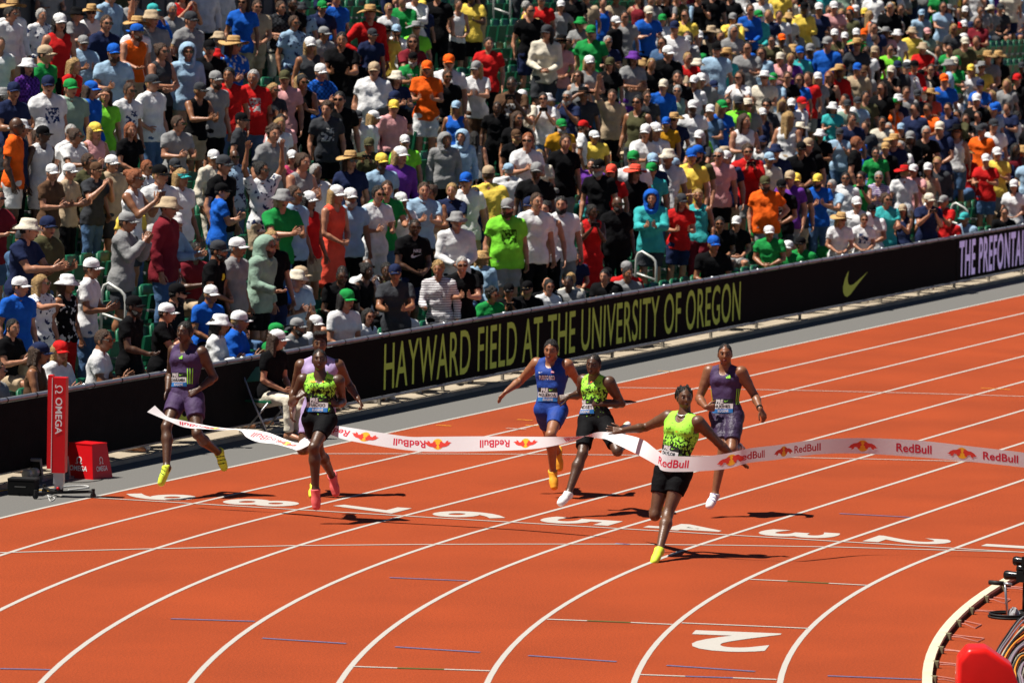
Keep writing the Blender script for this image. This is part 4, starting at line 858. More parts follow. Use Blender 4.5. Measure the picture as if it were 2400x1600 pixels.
def chest_print(s, root, me):
    k = PRINTS.get((s.reg, s.cx)) if hasattr(s, 'cx') else None
    if not k: return
    z = 1.26-(.42 if s.sit else 0); W = mat('print_white', (.75, .75, .75), .8, 0); fl = lambda V: V*[-1, 1]     # seen from the front the figure's right is on the left
    def txt(t, wd, ht, dz, m): V, F = text_fit(t, wd, ht, .02); on_chest(root, me, fl(V-[wd/2, ht/2]), [f[::-1] for f in F], 0, z+dz, m, 'lettering', .005)
    if k in ('sw', 'sws'): a = .17 if k == 'sw' else .06; on_chest(root, me, fl((SWOOSH-.5)*[a, a*.45]), [f[::-1] for f in SW_F], 0 if k == 'sw' else -.08, z+.0, W if k == 'sw' else mat('print_black', (.01, .01, .01), .8, 0), 'swoosh', .005)
    if k == 'sw': txt('NIKE', .12, .045, .06, W)
    if k == 'pre': txt('pre classic', .22, .05, .02, mat('print_mint', (.25, .65, .35), .8, 0))
    if k == 'blob': V = np.array([(math.cos(t)*.05, math.sin(t)*.045) for t in np.linspace(0, 6.28, 13)[:-1]]); on_chest(root, me, V, [list(range(12))], 0, z+.05, mat('print_yellow', (.8, .6, .02), .8, 0), 'emblem', .006)
    if k == 'stop':
        V = np.array([(math.cos(t)*.085, math.sin(t)*.085) for t in np.linspace(math.pi/8, math.pi/8+2*math.pi, 9)[:-1]]); V = np.r_[V, [[0, 0]]]; on_chest(root, me, V, [(i, (i+1) % 8, 8) for i in range(8)], 0, z, mat('print_red', (.55, .02, .03), .8, 0), 'emblem', .004); txt('STOP', .11, .035, .025, W); txt('PRE', .09, .035, -.025, W)
def make_person(s, idx):
    r = random.Random(100+idx); bld = 'f' if s.fem else ('b' if 'B' in s.fl else 'm'); pose = s.pose; yaw = r.choice([-.4, 0, 0, .4])
    if pose in ('C', 'c'): pose = r.choice('CEEec')
    face = 'beard' if 'E' in s.fl else ('fem' if s.fem else 'plain')
    sk = 'd' if 'D' in s.fl else 'm' if 'M' in s.fl else r.choice(['l', 'l', 'l', 'm'])
    a = face_dir(s, r); root = empty('person', (s.x, s.y+s.dy, rowz(s.row)), a-math.pi/2, s.sc*np.array([r.uniform(.97, 1.06)*(1.0 if not s.kid else 1.12)]*2+[1.0]))
    if not s.sit: root.rotation_euler = (r.uniform(-.05, .03), r.uniform(-.045, .045), a-math.pi/2)
    hk = s.head[0]; hc = s.head[1] if len(s.head) > 1 else 'k'; hat = hk in 'cCvbwo'
    haircol = hc if not hat and hk != 'z' else ('k' if sk == 'd' else r.choice('iiykg' if not s.fem else 'iiyyk'))
    me = fig_mesh('body', pose, bld, yaw, face); ob('body', me, root, mats=[skin(sk), M_LIPD if sk == 'd' else M_LIP, M_EYE, hairm(haircol)])
    tk = TOPS[s.top[0]]; tc = s.top[1]; tp = s.top[2] if len(s.top) > 2 else ''
    ob(PARTN[tk], fig_mesh(tk, pose, bld), root, mats=[fabric(tc, 'g' if tp == 'f' and tk == 'tee' else tp)])
    chest_print(s, root, fig_mesh(tk, pose, bld))
    bk = 'shorts' if s.bot[0] == 's' else 'trousers'
    if tk != 'dress': ob(bk, fig_mesh(bk, pose, bld), root, mats=[fabric(s.bot[1])])
    HM = head_matrix(pose, bld, yaw)
    if hat:
        kind = {'c': 'cap', 'C': 'cap', 'v': 'visor', 'b': 'bucket', 'w': 'wide', 'o': 'hood'}[hk]; M2 = HM@Matrix.Rotation(math.pi, 4, 'Z') if hk == 'C' else HM
        o = ob({'cap': 'cap', 'visor': 'visor', 'hood': 'hood'}.get(kind, 'hat'), hat_me(kind), root, M=M2, mats=[fabric(hc)]+([fabric('i')] if kind in ('bucket', 'wide', 'visor') and len(hat_me(kind).materials) > 1 else []))
        if hk != 'o': ob('hair', hair_me(('l' if r.random() < .6 else 'b') if s.fem else 'c'), root, M=HM, mats=[hairm(haircol)])
    elif hk != 'z':
        ob('hair', hair_me('b' if hk == 'j' else ('c' if hk == 'h' and sk == 'd' else hk)), root, M=HM, mats=[hairm(haircol)])
    if ('N' not in s.fl and not s.kid and r.random() < .84) or 'G' in s.fl: ob('sunglasses', shades_me(), root, M=HM)
    if not s.sit: ob('shoes', shoes_me(), root, mats=[fabric(r.choice('wwkgdn')), fabric('w')])
    else: ob('shoes', shoes_me(), root, loc=(0, .42, 0), mats=[fabric(r.choice('wwkgdn')), fabric('w')])
    tag(root, s.label, 'person', 'seated spectators in the stand' if s.sit else 'standing spectators in the stand')
    if pose.strip('s') == 'P':
        J, hands, bd, sit = canon(pose, BUILD[bld]['female']); wp = bend_pts((J['wR']+J['wL'])/2+A3(0, .045, .075), bd, .93-(.42 if sit else 0)); W_ = root.matrix_basis
        q = MB(); q.box((0, 0, 0), (.15, .009, .075)); q.box((0, .0055, .0), (.02, .002, .02)); p = q.mesh('phone', mat('phone_body', (.012, .012, .014), .25, 0)); o = ob('phone', p); o.matrix_world = W_@Matrix.Translation(Vector(wp))@Matrix.Rotation(-.25, 4, 'X')
        tag(o, 'dark phone held up by '+short(s), 'phone', 'phones held up by spectators')
    return root
def look_words(s):
    hk = s.head[0]; w = ''
    if hk in HATN: w = COL[s.head[1]][0]+' '+HATN[hk]
    elif hk == 'z': w = 'bald'
    else: w = {'h': 'short ', 'l': 'long ', 'u': 'tied ', 'y': 'curly ', 'j': 'bobbed '}[hk]+HN[s.head[1]]+' hair'
    t = COL[s.top[1]][0]+' '+(PATN.get(s.top[2], '') if len(s.top) > 2 else '')+TOPN[s.top[0]]
    return w, t
def short(s): w, t = look_words(s); return ('person in '+t+' and '+w) if w != 'bald' else 'bald person in '+t
def make_labels():
    def base(s, n):
        w, t = look_words(s); L = [t]+([w] if w != 'bald' else []); who = 'child' if s.kid else 'person'
        x = ('bald ' if w == 'bald' else '')+('seated ' if s.sit else '')+who+' in '+' and '.join(L)
        if n >= 1: x += ', '+POSEN[s.pose.replace('s', '', 1) if s.sit else s.pose]
        return x
    cur = {id(s): base(s, 1) for s in people}
    def dups():
        d = {}
        for s in people: d.setdefault(cur[id(s)], []).append(s)
        return [v for v in d.values() if len(v) > 1]
    for g_ in dups():                   # tell apart by the nearest neighbour
        for s in g_:
            nb = sorted([o for o in people if o is not s and abs(o.row-s.row) <= 1], key=lambda o: (o.u-s.u)**2+(o.v-s.v)**2)[:6]
            o = next((o for o in nb if look_words(o)[1] != look_words(s)[1]), nb[0]); w, t = look_words(o)
            side = ('left of' if o.u > s.u else 'right of') if abs(o.u-s.u) > .6*abs(o.v-s.v) else ('behind' if o.v > s.v else 'in front of')
            cur[id(s)] = base(s, 0)+', '+side+' '+t+(' with '+w if w != 'bald' else '')
    for g_ in dups():
        for k, s in enumerate(sorted(g_, key=lambda s: s.u)):
            o = ['leftmost', 'second from left', 'third from left', 'fourth from left', 'fifth from left'][min(k, 4)]
            cur[id(s)] = base(s, 1)+', '+o+' of such'
    for s in people:
        x = cur[id(s)]; y = x.rsplit(' with ', 1)[0]
        if len(x.split()) > 16 and sum(v.startswith(y) for v in cur.values()) == 1: x = y
        s.label = ' '.join(x.split()[:16])
make_labels()
# the largest in the picture stay persons of their own, the smallest join the mass
inview = lambda s: 0 < s.u < 2400
order = sorted(people, key=lambda s: -(FPX/depth((s.x, s.y, 3))*(1 if inview(s) else .5)*(.9 if s.v < 10 else 1)))
single, mass = order[:304], order[304:]
for k, s in enumerate(people):
    if s in single: make_person(s, k)
# ---------------------------------------------------------------- the rest of the crowd: one mass
NOFILL = [(1004, 80, 1240, 140), (1065, 160, 1240, 205), (975, 335, 1025, 425), (1128, 320, 1168, 380), (2128, 38, 2175, 70), (2310, 83, 2400, 125), (2330, 145, 2400, 195), (2036, 238, 2062, 275), (2210, 440, 2290, 485), (2300, 500, 2365, 545), (1890, 575, 1940, 610), (1118, 625, 1160, 665), (1068, 715, 1125, 752), (845, 750, 910, 795), (1355, 670, 1400, 700), (165, 860, 262, 910)]
ZONES = [(z, row_at((z[0]+z[2])/2, z[1], .27, .84)[0]) for z in NOFILL]; fills = []; rf = random.Random(5)
KEEP = [(s, depth((s.x, s.y, rowz(s.row)))) for s in single if not (s.u > 1500 and s.v < 300)]
occ = {i: [s.x for s in people if s.row == i] for i in range(NR)}
for i in range(0, 13):
    x = -1.0
    while x < 100:
        x += .53; y = rowy(i); u, v = pix((x, y, rowz(i)+1.5))
        if not (-60 < u < 2460 and v > -220): continue
        if any(abs(x-q) < .43 for q in occ[i]): continue
        ub, vh = pix((x, y, rowz(i)+1.7)); vf = pix((x, y, rowz(i)+.3))[1]
        if any(i <= zr and a-14 < ub < c+14 and vh < d-6 and vf > b for (a, b, c, d), zr in ZONES): continue
        dp_ = depth((x, y, rowz(i))); k_ = FPX/dp_
        if any(d_ > dp_+.3 and abs(s.u-ub) < .34*k_ and vh < s.v+.62*k_ and s.v < vf for s, d_ in KEEP): continue
        far = (u > 1500 and v < 430-(u-1500)*.0); pr = .84 if far else (.15 if v < 430 else .05)
        if i == 0: pr = .06
        if rf.random() < pr: fills.append((i, x, rf.random() < (.45 if far else .12), far))
def make_fill():
    pal_top = 'wwwwwwgggkkkkkddnnnnlllbbjssccciqqvvpprrxoyemau'; mats = []; mid = {}
    def m_(m):
        if m.name not in mid: mid[m.name] = len(mats); mats.append(m)
        return mid[m.name]
    capv = None; VV = []; QQ = []; II = []; n = 0
    def push(v, q, i):
        nonlocal n
        VV.append(v); QQ.append(q+n); II.append(np.full(len(q), i) if np.isscalar(i) else i); n += len(v)
    hats = {}
    for k in ('cap', 'bucket', 'wide'):
        m = cap_mesh() if k == 'cap' else hat_mesh(k); F = [f for f in m.F if len(f) == 4]; hats[k] = (np.array(m.V), np.array(F))
    hairs = {k: hair_mesh(HAIRKIND[k], .026) for k in 'hlu'}
    for s in mass:
        r = rf; bld = 'f' if s.fem else 'm'; R = np.array(Matrix.Rotation(face_dir(s, r)-math.pi/2, 3, 'Z')); T = A3(s.x, s.y+s.dy, rowz(s.row)); X = lambda v: (v*s.sc)@R.T+T; sk = 'd' if 'D' in s.fl else 'm' if 'M' in s.fl else 'l'
        V, Q, I = fig_mesh('body', s.pose, bld, 0, 'plain', True); push(X(V), Q, m_(skin(sk))); v, q, _ = fig_mesh(TOPS[s.top[0]], s.pose, bld, 0, '', True); push(X(v), q, m_(fabric(s.top[1])))
        v, q, _ = fig_mesh('shorts' if s.bot[0] == 's' else 'trousers', s.pose, bld, 0, '', True); push(X(v), q, m_(fabric(s.bot[1])))
        HM = np.array(head_matrix(s.pose, bld, r.uniform(-.4, .4))); HX = lambda v: X(v@HM[:3, :3].T+HM[:3, 3]); hk = s.head[0]
        if hk in 'cCvbwo': v, q = hats['bucket' if hk == 'b' else 'wide' if hk == 'w' else 'cap']; push(HX(v), q, m_(fabric(s.head[1])))
        if hk in 'hluyj' or s.fem: v, q = hairs[hk if hk in 'hlu' else ('l' if s.fem else 'h')]; push(HX(v), q, m_(hairm(s.head[1] if hk in 'hluyj' else r.choice('iyk'))))
        if 'N' not in s.fl and r.random() < .7: v, q = ellip((0, .09, .012), (.062, .02, .016), 2); push(HX(v), q, m_(M_SHADES))
    for i, x, sit, far in fills:
        r = rf; fem = r.random() < .45; bld = 'f' if fem else 'm'; pose = ('s' if sit else '')+r.choice(['D', 'C', 'E', 'e', 'c', 'N', 'M', 'H'] if not sit else ['N', 'C', 'c', 'N']); sc = r.uniform(.92, 1.06)
        y = rowy(i)-(.02 if sit else .08); d = LOOK-A3(x, y); a = math.atan2(d[1], d[0])+r.uniform(-.4, .4)-math.pi/2; R = np.array(Matrix.Rotation(a, 3, 'Z')); T = A3(x, y, rowz(i)); X = lambda v: (v*sc)@R.T+T
        sk = r.choice('llllmd'); V, Q, I = fig_mesh('body', pose, bld, 0, 'plain', True); push(X(V), Q, m_(skin(sk)))
        tk = r.choice(['tee', 'tee', 'tee', 'polo', 'long', 'tank' if fem else 'tee']); v, q, _ = fig_mesh(tk, pose, bld, 0, '', True); push(X(v), q, m_(fabric(r.choice(pal_top))))
        bk = r.choice(['shorts', 'trousers']); v, q, _ = fig_mesh(bk, pose, bld, 0, '', True); push(X(v), q, m_(fabric(r.choice('kdnjjsgsv'))))
        HM = np.array(head_matrix(pose, bld, r.uniform(-.4, .4))); HX = lambda v: X(v@HM[:3, :3].T+HM[:3, 3]); z = r.random()
        if z < .66: k = 'cap' if z < .44 else 'bucket' if z < .55 else 'wide'; v, q = hats[k]; push(HX(v), q, m_(fabric(r.choice('wwwwkndbgsteroyc' if k == 'cap' else 'wtscgt'))))
        if z > .5 or fem: v, q = hairs['l' if fem and r.random() < .6 else 'u' if fem else 'h']; push(HX(v), q, m_(hairm(r.choice('kiiiyyg'))))
        if r.random() < .7: v, q = ellip((0, .09, .012), (.062, .02, .016), 2); push(HX(v), q, m_(M_SHADES))
    me = mk('crowd', np.concatenate(VV), np.concatenate(QQ), mats, np.concatenate(II)); o = ob('crowd', me); tag(o, 'mass of smaller spectators filling the rest of the stand', 'crowd', kind='stuff')
make_fill()
# ---------------------------------------------------------------- seats: those in plain view one by one, the others as one object
blk = [(pix((s.x, s.y, rowz(s.row)+s.h)), depth((s.x, s.y, rowz(s.row))), s.h) for s in people]+[(pix((x, rowy(i), rowz(i)+1.3)), depth((x, rowy(i), rowz(i))), 1.3) for i, x, _, _ in fills]
seats = []
for i in range(0, 13):
    for k in range(int(105/.52)):
        x = -2+.52*k; P = A3(x, rowy(i)+.25, rowz(i)+.65); u, v = pix(P)
        if not (-40 < u < 2440 and -60 < v < 1000): continue
        dp = depth(P); cov = sum(1 for (pu, pv), pd, hh in blk if pd < dp and abs(pu-u) < .24*FPX/pd and 0 < v-pv < 1.2*FPX/pd)
        seats.append((cov, -FPX/dp, i, x))
ROWN = ['front', 'second', 'third', 'fourth', 'fifth', 'sixth', 'seventh', 'eighth', 'ninth', 'tenth', 'eleventh', 'twelfth', 'thirteenth', 'fourteenth']
seats.sort(); vis = seats[:290]; rest = seats[290:]
for cov, _, i, x in vis:
    r = empty('stadium_seat', (x, rowy(i), rowz(i))); tag(r, 'empty dark green folding seat in the '+ROWN[i]+' row from the fence', 'seat', 'green stadium seats in the '+ROWN[i]+' row')
    ob('backrest', SEAT[0], r); ob('seat_pan', SEAT[1], r); ob('arm_bracket', SEAT[2], r)
sv_ = MB()
for cov, _, i, x in rest:
    c = A3(x, rowy(i), rowz(i))
    for me, k in ((SEAT[0], 0), (SEAT[1], 0)):
        sv_.add([np.array(v.co)+c for v in me.vertices], [list(p.vertices) for p in me.polygons], 0)
so_ = sv_.build('seat_rows', M_SEAT); tag(so_, 'rows of green stadium seats mostly hidden behind the spectators', 'seats', kind='stuff')
print('people', len(people), 'fills', len(fills), 'seats', len(seats))
# ================================================================ the runners
def child(par, u, v, L, sg):
    r = ray(u, v); r = r/np.linalg.norm(r); q = par-CAM; t0 = q@r; d2 = q@q-t0*t0; x = L*L-d2
    return CAM+r*(t0+(-sg*math.sqrt(x) if x > 0 else 0))
def solve(sp):
    ox, oy, sc = sp['o']; px = {k: (ox+a/sc, oy+b/sc) for k, (a, b) in sp['px'].items()}; S = sp.get('S', 1.0); sg = sp['sg']
    gp = gnd(*sp['ground']); target = depth(gp); w0 = target+sp.get('pw', 0)
    for it in range(6):
        J = {}; J['pv'] = at(*px['pv'], w0); J['nk'] = child(J['pv'], *px['nk'], .545*S, sg.get('nk', 0)); J['hd'] = child(J['nk'], *px['hd'], .165*S, sg.get('hd', 1))
        rt = A3(math.sin(sp.get('tw', 0)), math.cos(sp.get('tw', 0)), 0)
        hx = A3(-math.sin(sp.get('hw', 0)), math.cos(sp.get('hw', 0)), 0)
        for s, g in (('R', 1), ('L', -1)):
            J['h'+s] = J['pv']+hx*g*.092*S
            J['s'+s] = child(J['nk']-A3(0, 0, .045), *px['s'+s], .185*S, sg.get('s'+s, -1 if g > 0 else 1))
            J['e'+s] = child(J['s'+s], *px['e'+s], .305*S, sg['e'+s]); J['w'+s] = child(J['e'+s], *px['w'+s], .262*S, sg['w'+s])
            J['k'+s] = child(J['h'+s], *px['k'+s], .455*S, sg['k'+s]); J['a'+s] = child(J['k'+s], *px['a'+s], .445*S, sg['a'+s])
            J['t'+s] = child(J['a'+s], *px['t'+s], .185*S, sg['t'+s]); J['f'+s] = child(J['w'+s], *px['f'+s], .17*S, sg.get('f'+s, 0))
        if 'free' in sp: break
        w0 += (target-depth(J['t'+sp['foot']]))*1.0
    return J, px
def sdf(P, prims):
    d = np.full(len(P), .5)
    for p in prims:
        k = p[4] if len(p) > 4 else .025; e = seg_d(P, p[0], p[1], p[2], p[3]); h = np.maximum(k-np.abs(d-e), 0)/k; d = np.minimum(d, e)-h*h*k*.25
    return d
def decal(J, prims, V2, s0, t0, off, tilt=0.0, ang=0.0):
    """lay a flat drawing (metres; x to the viewer's right, y up) on the chest at (s0,t0) from the pelvis"""
    up, rt, fw, hr = frame(J); ri = -rt; f2 = unit(fw*math.cos(ang)+ri*math.sin(ang)); ri = unit(np.cross(f2, up))*1.0; ri = ri if ri@(-rt) > 0 else -ri
    c, s = math.cos(tilt), math.sin(tilt); X = V2[:, 0]*c-V2[:, 1]*s+s0; Y = V2[:, 0]*s+V2[:, 1]*c+t0
    P = J['pv']+X[:, None]*ri+Y[:, None]*up+f2*.40
    for _ in range(14): P = P-f2*np.clip(sdf(P, prims)-off, -.02, .2)[:, None]
    return P
def grid2(wd, ht, n, m):
    V = np.array([(wd*(i/n-.5), ht*(j/m-.5)) for j in range(m+1) for i in range(n+1)]); F = [(j*(n+1)+i, j*(n+1)+i+1, (j+1)*(n+1)+i+1, (j+1)*(n+1)+i) for j in range(m) for i in range(n)]
    return V, F
def singlet_mat(name, top, low, camo):
    m, t, b = newmat(name); N = t.nodes; L = t.links; a = N.new('ShaderNodeAttribute'); a.attribute_name = 'th'; tc = N.new('ShaderNodeTexCoord'); b.inputs['Roughness'].default_value = .75; b.inputs['Specular IOR Level'].default_value = .25
    n = N.new('ShaderNodeTexNoise'); n.inputs['Scale'].default_value = 34; n.inputs['Detail'].default_value = 3; n.inputs['Roughness'].default_value = .65; L.new(tc.outputs['Object'], n.inputs['Vector'])
    ma = N.new('ShaderNodeMath'); ma.operation = 'MULTIPLY_ADD'; ma.inputs[1].default_value = camo; L.new(n.outputs['Fac'], ma.inputs[0]); L.new(a.outputs['Fac'], ma.inputs[2])
    r = N.new('ShaderNodeValToRGB'); e = r.color_ramp.elements; e[0].position = .60; e[0].color = (*low, 1); e[1].position = .70; e[1].color = (*top, 1); x = e.new(.65); x.color = (*[p*.35 for p in top], 1); sb = N.new('ShaderNodeMath'); sb.operation = 'SUBTRACT'; sb.inputs[1].default_value = camo/2-.15; L.new(ma.outputs[0], sb.inputs[0]); L.new(sb.outputs[0], r.inputs[0]); L.new(r.outputs[0], b.inputs['Base Color'])
    n2 = N.new('ShaderNodeTexNoise'); n2.inputs['Scale'].default_value = 14; L.new(tc.outputs['Object'], n2.inputs['Vector']); bp = N.new('ShaderNodeBump'); bp.inputs['Strength'].default_value = .35; bp.inputs['Distance'].default_value = .02; L.new(n2.outputs['Fac'], bp.inputs['Height']); L.new(bp.outputs[0], b.inputs['Normal'])
    return m
LIME = (.34, .80, .06)
M_LIMEB = singlet_mat('lime_black_singlet', LIME, (.006, .006, .006), 2.3)
M_PURP = mat('purple_singlet', (.055, .028, .088), .7, .15, 20, .4, 16); M_BLUES = mat('blue_singlet', (.008, .045, .27), .7, .12, 20, .4, 16); M_LILAC = mat('lilac_singlet', (.42, .32, .55), .75, .12, 20, .3, 16)
M_BLKS = mat('black_running_shorts', (.005, .005, .006), .8, .1, 20, .4, 16, spec=.1); M_PURPS = mat('purple_running_tights', (.04, .023, .06), .5, .25, 30, .5, 24)
M_NEON = mat('neon_yellow', (.66, .85, .06), .6, .08, 10); M_AMBER = mat('amber_shoe', (.95, .45, .03), .6, .08, 10); M_PINKS = mat('coral_pink_shoe', (.90, .16, .15), .6, .08, 10); M_INDIGO = mat('indigo', (.05, .03, .28), .6, .05, 10)
M_BIBW = mat('bib_white', (.62, .58, .58), .7, .05, 8); M_BIBB = mat('bib_blue', (.02, .16, .45), .7, .15, 8); M_BIBK = mat('bib_black', (.008, .008, .008), .7, .05, 8); M_ORNG = mat('orange_print', (.9, .16, .02), .7, 0); M_LIMEP = mat('lime_print', (.30, .75, .06), .7, 0)
def prints(sp, J, T, put, up, rt, fw):
    for it in sp.get('prints', []):
        if it[0] == 'txt':
            V, F = text_fit(it[1], it[2], it[3], .03); put('lettering', decal(J, T, V-[it[2]/2, it[3]/2], it[4], it[5], .009), F, it[6], smooth=False)
        elif it[0] == 'sw': put('swoosh', decal(J, T, (SWOOSH-.5)*[it[1], it[2]], it[3], it[4], .009), SW_F, it[5], smooth=False)
        elif it[0] == 'bars':
            for k in range(3):
                h = .018+.011*k; x = it[1]+k*.017; put('logo_bar', decal(J, T, np.array([(x+.003, 0), (x+.016, 0), (x+.016-.006, h), (x-.003, h*.95)]), 0, it[2], .009), [(0, 1, 2, 3)], M_LIMEP, smooth=False)
        elif it[0] == 'stripe':
            V, F = grid2(.011, .17, 1, 8)
            for k in range(3): put('side_stripe', decal(J, T, V, 0, it[2], .008, it[3], it[1]+k*.16), F, M_LIMEP)
        elif it[0] == 'flag':
            V, F = grid2(.04, .007, 3, 1)
            for k in range(3): put('flag_bar', decal(J, T, V, it[1], it[2]+k*.0085, .009), F, M_BIBW if k % 2 else mat('flag_red', (.5, .03, .05), .7, 0))
        elif it[0] == 'neck':
            a = [J['nk']+up*.015+(math.cos(t)*rt*.072+math.sin(t)*fw*.082)+up*(.035-.05*max(0, math.sin(t))) for t in np.linspace(0, 2*math.pi, 22)]; q = MB(); q.tube(a, .006, 5); put('necklace', q.V, q.F, mat('silver', (.6, .6, .6), .3, 0, metal=.6))
def runner(sp):
    J, px = solve(sp); up, rt, fw, hr = frame(J); root = empty('runner', (float(J['pv'][0]), float(J['pv'][1]), 0)); tag(root, sp['label'], 'runner', 'sprinters crossing the finish line')
    inv = Matrix.Translation(-Vector(root.location))
    def put(name, V, Q, mats, mi=None, par=None, smooth=True, attrs=None):
        V = np.asarray(V)-np.array(root.location); return ob(name, mk(name, V, Q if isinstance(Q, np.ndarray) else [list(f) for f in Q], mats, mi, smooth, attrs), par or root)
    lk = sp['look']; f = unit(lk[0]*CR+lk[1]*CU-lk[2]*CD); hup = unit(unit(J['hd']-J['nk'])*.6+A3(0, 0, 1)); ri = unit(np.cross(f, hup)); hu = np.cross(ri, f)
    S = sp.get('S', 1.0); HM = Matrix(((ri[0], f[0], hu[0], J['hd'][0]), (ri[1], f[1], hu[1], J['hd'][1]), (ri[2], f[2], hu[2], J['hd'][2]), (0, 0, 0, 1)))
    hands = {}
    for s, g in (('R', 1), ('L', -1)):
        fd = unit(J['f'+s]-J['w'+s]); nn = sp.get('palm'+s); nn = (nn[0]*CR+nn[1]*CU-nn[2]*CD) if nn is not None else -rt*g
        hands[s] = (fd, nn, sp.get('curl'+s, .5), sp.get('spr'+s, .5), 1.02*S, 6)
    V, Q, I = full_body(J, .0095, head_mesh(20, sp.get('beard', False), 1.0, sp.get('mouth', .003)), HM, hands, ath=True)
    sk = skin(sp['skin']); put('body', V, Q, [sk, M_LIPD if sp['skin'] in 'de' else M_LIP, M_EYE, hairm('k')], I)
    hv, hq = hair_mesh(HAIRKIND[sp['hair']], .009); A = np.array(HM); put('hair', hv@A[:3, :3].T+A[:3, 3], hq, hairm('k'))
    # singlet
    T = torso(J, 1.0, .008, ath=True); hem = sp.get('hem', -.05); T += [(J['pv']-hr*.07+up*.06, J['pv']-hr*.08+up*hem, .104, .104, .04), (J['pv']+hr*.07+up*.06, J['pv']+hr*.08+up*hem, .104, .104, .04)]
    F = Field(T, .0095); F.cut(J['pv']+up*hem, -up); nk = J['nk']; F.sub(nk+up*.02+fw*.01, nk+up*.16+fw*.02, .066, .09); F.sub(nk+fw*.07-up*.015, nk+fw*.2-up*.02, .058, .062)
    for s, g in (('R', 1), ('L', -1)): F.sub(J['s'+s]+rt*g*.012, J['s'+s]+rt*g*.10-up*.03, .068, .10); F.sub(J['s'+s]+rt*g*.03-up*.08, J['s'+s]+rt*g*.12-up*.10, .052, .07)
    v, q = F.mesh(); th = ((v-J['pv'])@up)/.545-.0*((v-J['pv'])@rt)**2; put('singlet', v, q, sp['top'], attrs={'th': th})
    # shorts
    P = [(J['pv']-hr*.085-up*.01, J['pv']+hr*.085-up*.01, .108, .108, .04), (J['pv']-hr*.07-fw*.035-up*.05, J['pv']+hr*.07-fw*.035-up*.05, .093, .093, .04)]
    for s in 'RL': P += leg_prims(J, s, 1.0, sp.get('sx', .010), True, hi=sp.get('shl', .58))
    F = Field(P, .0095); F.cut(J['pv']+up*.09, up); v, q = F.mesh(); put('shorts', v, q, sp['bot'])
    for s in 'RL':
        d = unit(J['t'+s]-J['a'+s]); shin = unit(J['k'+s]-J['a'+s]); nrm = unit(shin-d*(shin@d)) if abs(shin@d) < .97 else fw; pr = foot_prims(J, s, .010); lt = np.cross(d, nrm); t_ = J['t'+s]; pr += [(t_-d*.07+lt*q_*.020-nrm*.004, t_-d*.005+lt*q_*.012-nrm*.006, .031, .028, .02) for q_ in (-1, 1)]
        F = Field(pr, .0075); F.cut(J['a'+s]+shin*.004, shin); F.cut(pr[1][0]-nrm*.030, -nrm); v, q = F.mesh(); c = v[q].mean(1); heel = pr[1][0]; hgt = (c-heel)@nrm; al = (c-J['a'+s])@d; top = (c-J['a'+s])@shin
        mi = np.where(hgt < -.014, 1, np.where((np.abs(np.sin(al*75+hgt*30)) > .93) & (al > .02) & (al < .13) & (hgt > -.01) & sp.get('stripes', False), 2, 0)); put('shoe', v, q, sp['shoe'], mi)
    if sp.get('locs'):
        r = random.Random(4)
        for k in range(26):
            a = r.uniform(0, 2*math.pi); z = r.uniform(.35, .95); rr = math.sqrt(1-z*z); b = np.array([math.cos(a)*rr*.080, math.sin(a)*rr*.098-.012, z*.112+.018])
            if b[1] > .055 and b[2] < .09: continue
            e = b*[1.12, 1, .6]+[0, -.055, -.02-.05*r.random()]; q = MB(); q.tube([b*.93, b*1.06+[0, -.012, .006], (b+e)/2*[1.1, 1.1, 1.05], e], [.011, .012, .011, .007], 5); vv = np.array(q.V); put('loc', vv@A[:3, :3].T+A[:3, 3], q.F, hairm('k'))
    if sp.get('watch'):
        w_ = J['w'+sp['watch']]; d = unit(J['e'+sp['watch']]-w_); q = MB(); q.tube([w_+d*.01, w_+d*.035], .036, 10); put('watch', q.V, q.F, M_BLACK)
    # bib and prints
    prints(sp, J, T, put, up, rt, fw)
    if not sp['name']: return J
    by = sp.get('bibt', .20); V, F = grid2(.235, .052, 8, 2); bx = sp.get('bibs', 0.0); bib = put('race_bib', decal(J, T, V, bx, by+.052, .006, 0), F, M_BIBK); V2, F2 = grid2(.235, .056, 8, 2); put('name_panel', decal(J, T, V2, bx, by, .006), F2, M_BIBW, par=bib); put('city_panel', decal(J, T, grid2(.235, .045, 8, 2)[0], bx, by-.0505, .006), F2, M_BIBB, par=bib)
    def txt(t, wd, ht, s0, t0, m, bold=.03, off=.009, par=None, nm='lettering'):
        V, F = text_fit(t, wd, ht, bold); put(nm, decal(J, T, V-[wd/2, ht/2], s0, t0, off), F, m, par=par, smooth=False)
    txt('PRE', .085, .044, bx-.03, by+.052, M_BIBW, .05, par=bib); txt(sp['name'], min(.21, .030*len(sp['name'])), .036, bx, by, M_BIBK, .02, par=bib); txt('EUGENE', .12, .028, bx+.012, by-.0505, M_BIBW, .02, par=bib)
    put('swoosh', decal(J, T, SWOOSH*[.05, .022], bx+.025, by+.045, .009), SW_F, M_LIMEP, par=bib, smooth=False)
    return J
SHOE = lambda a, b, c: [a, b, c]
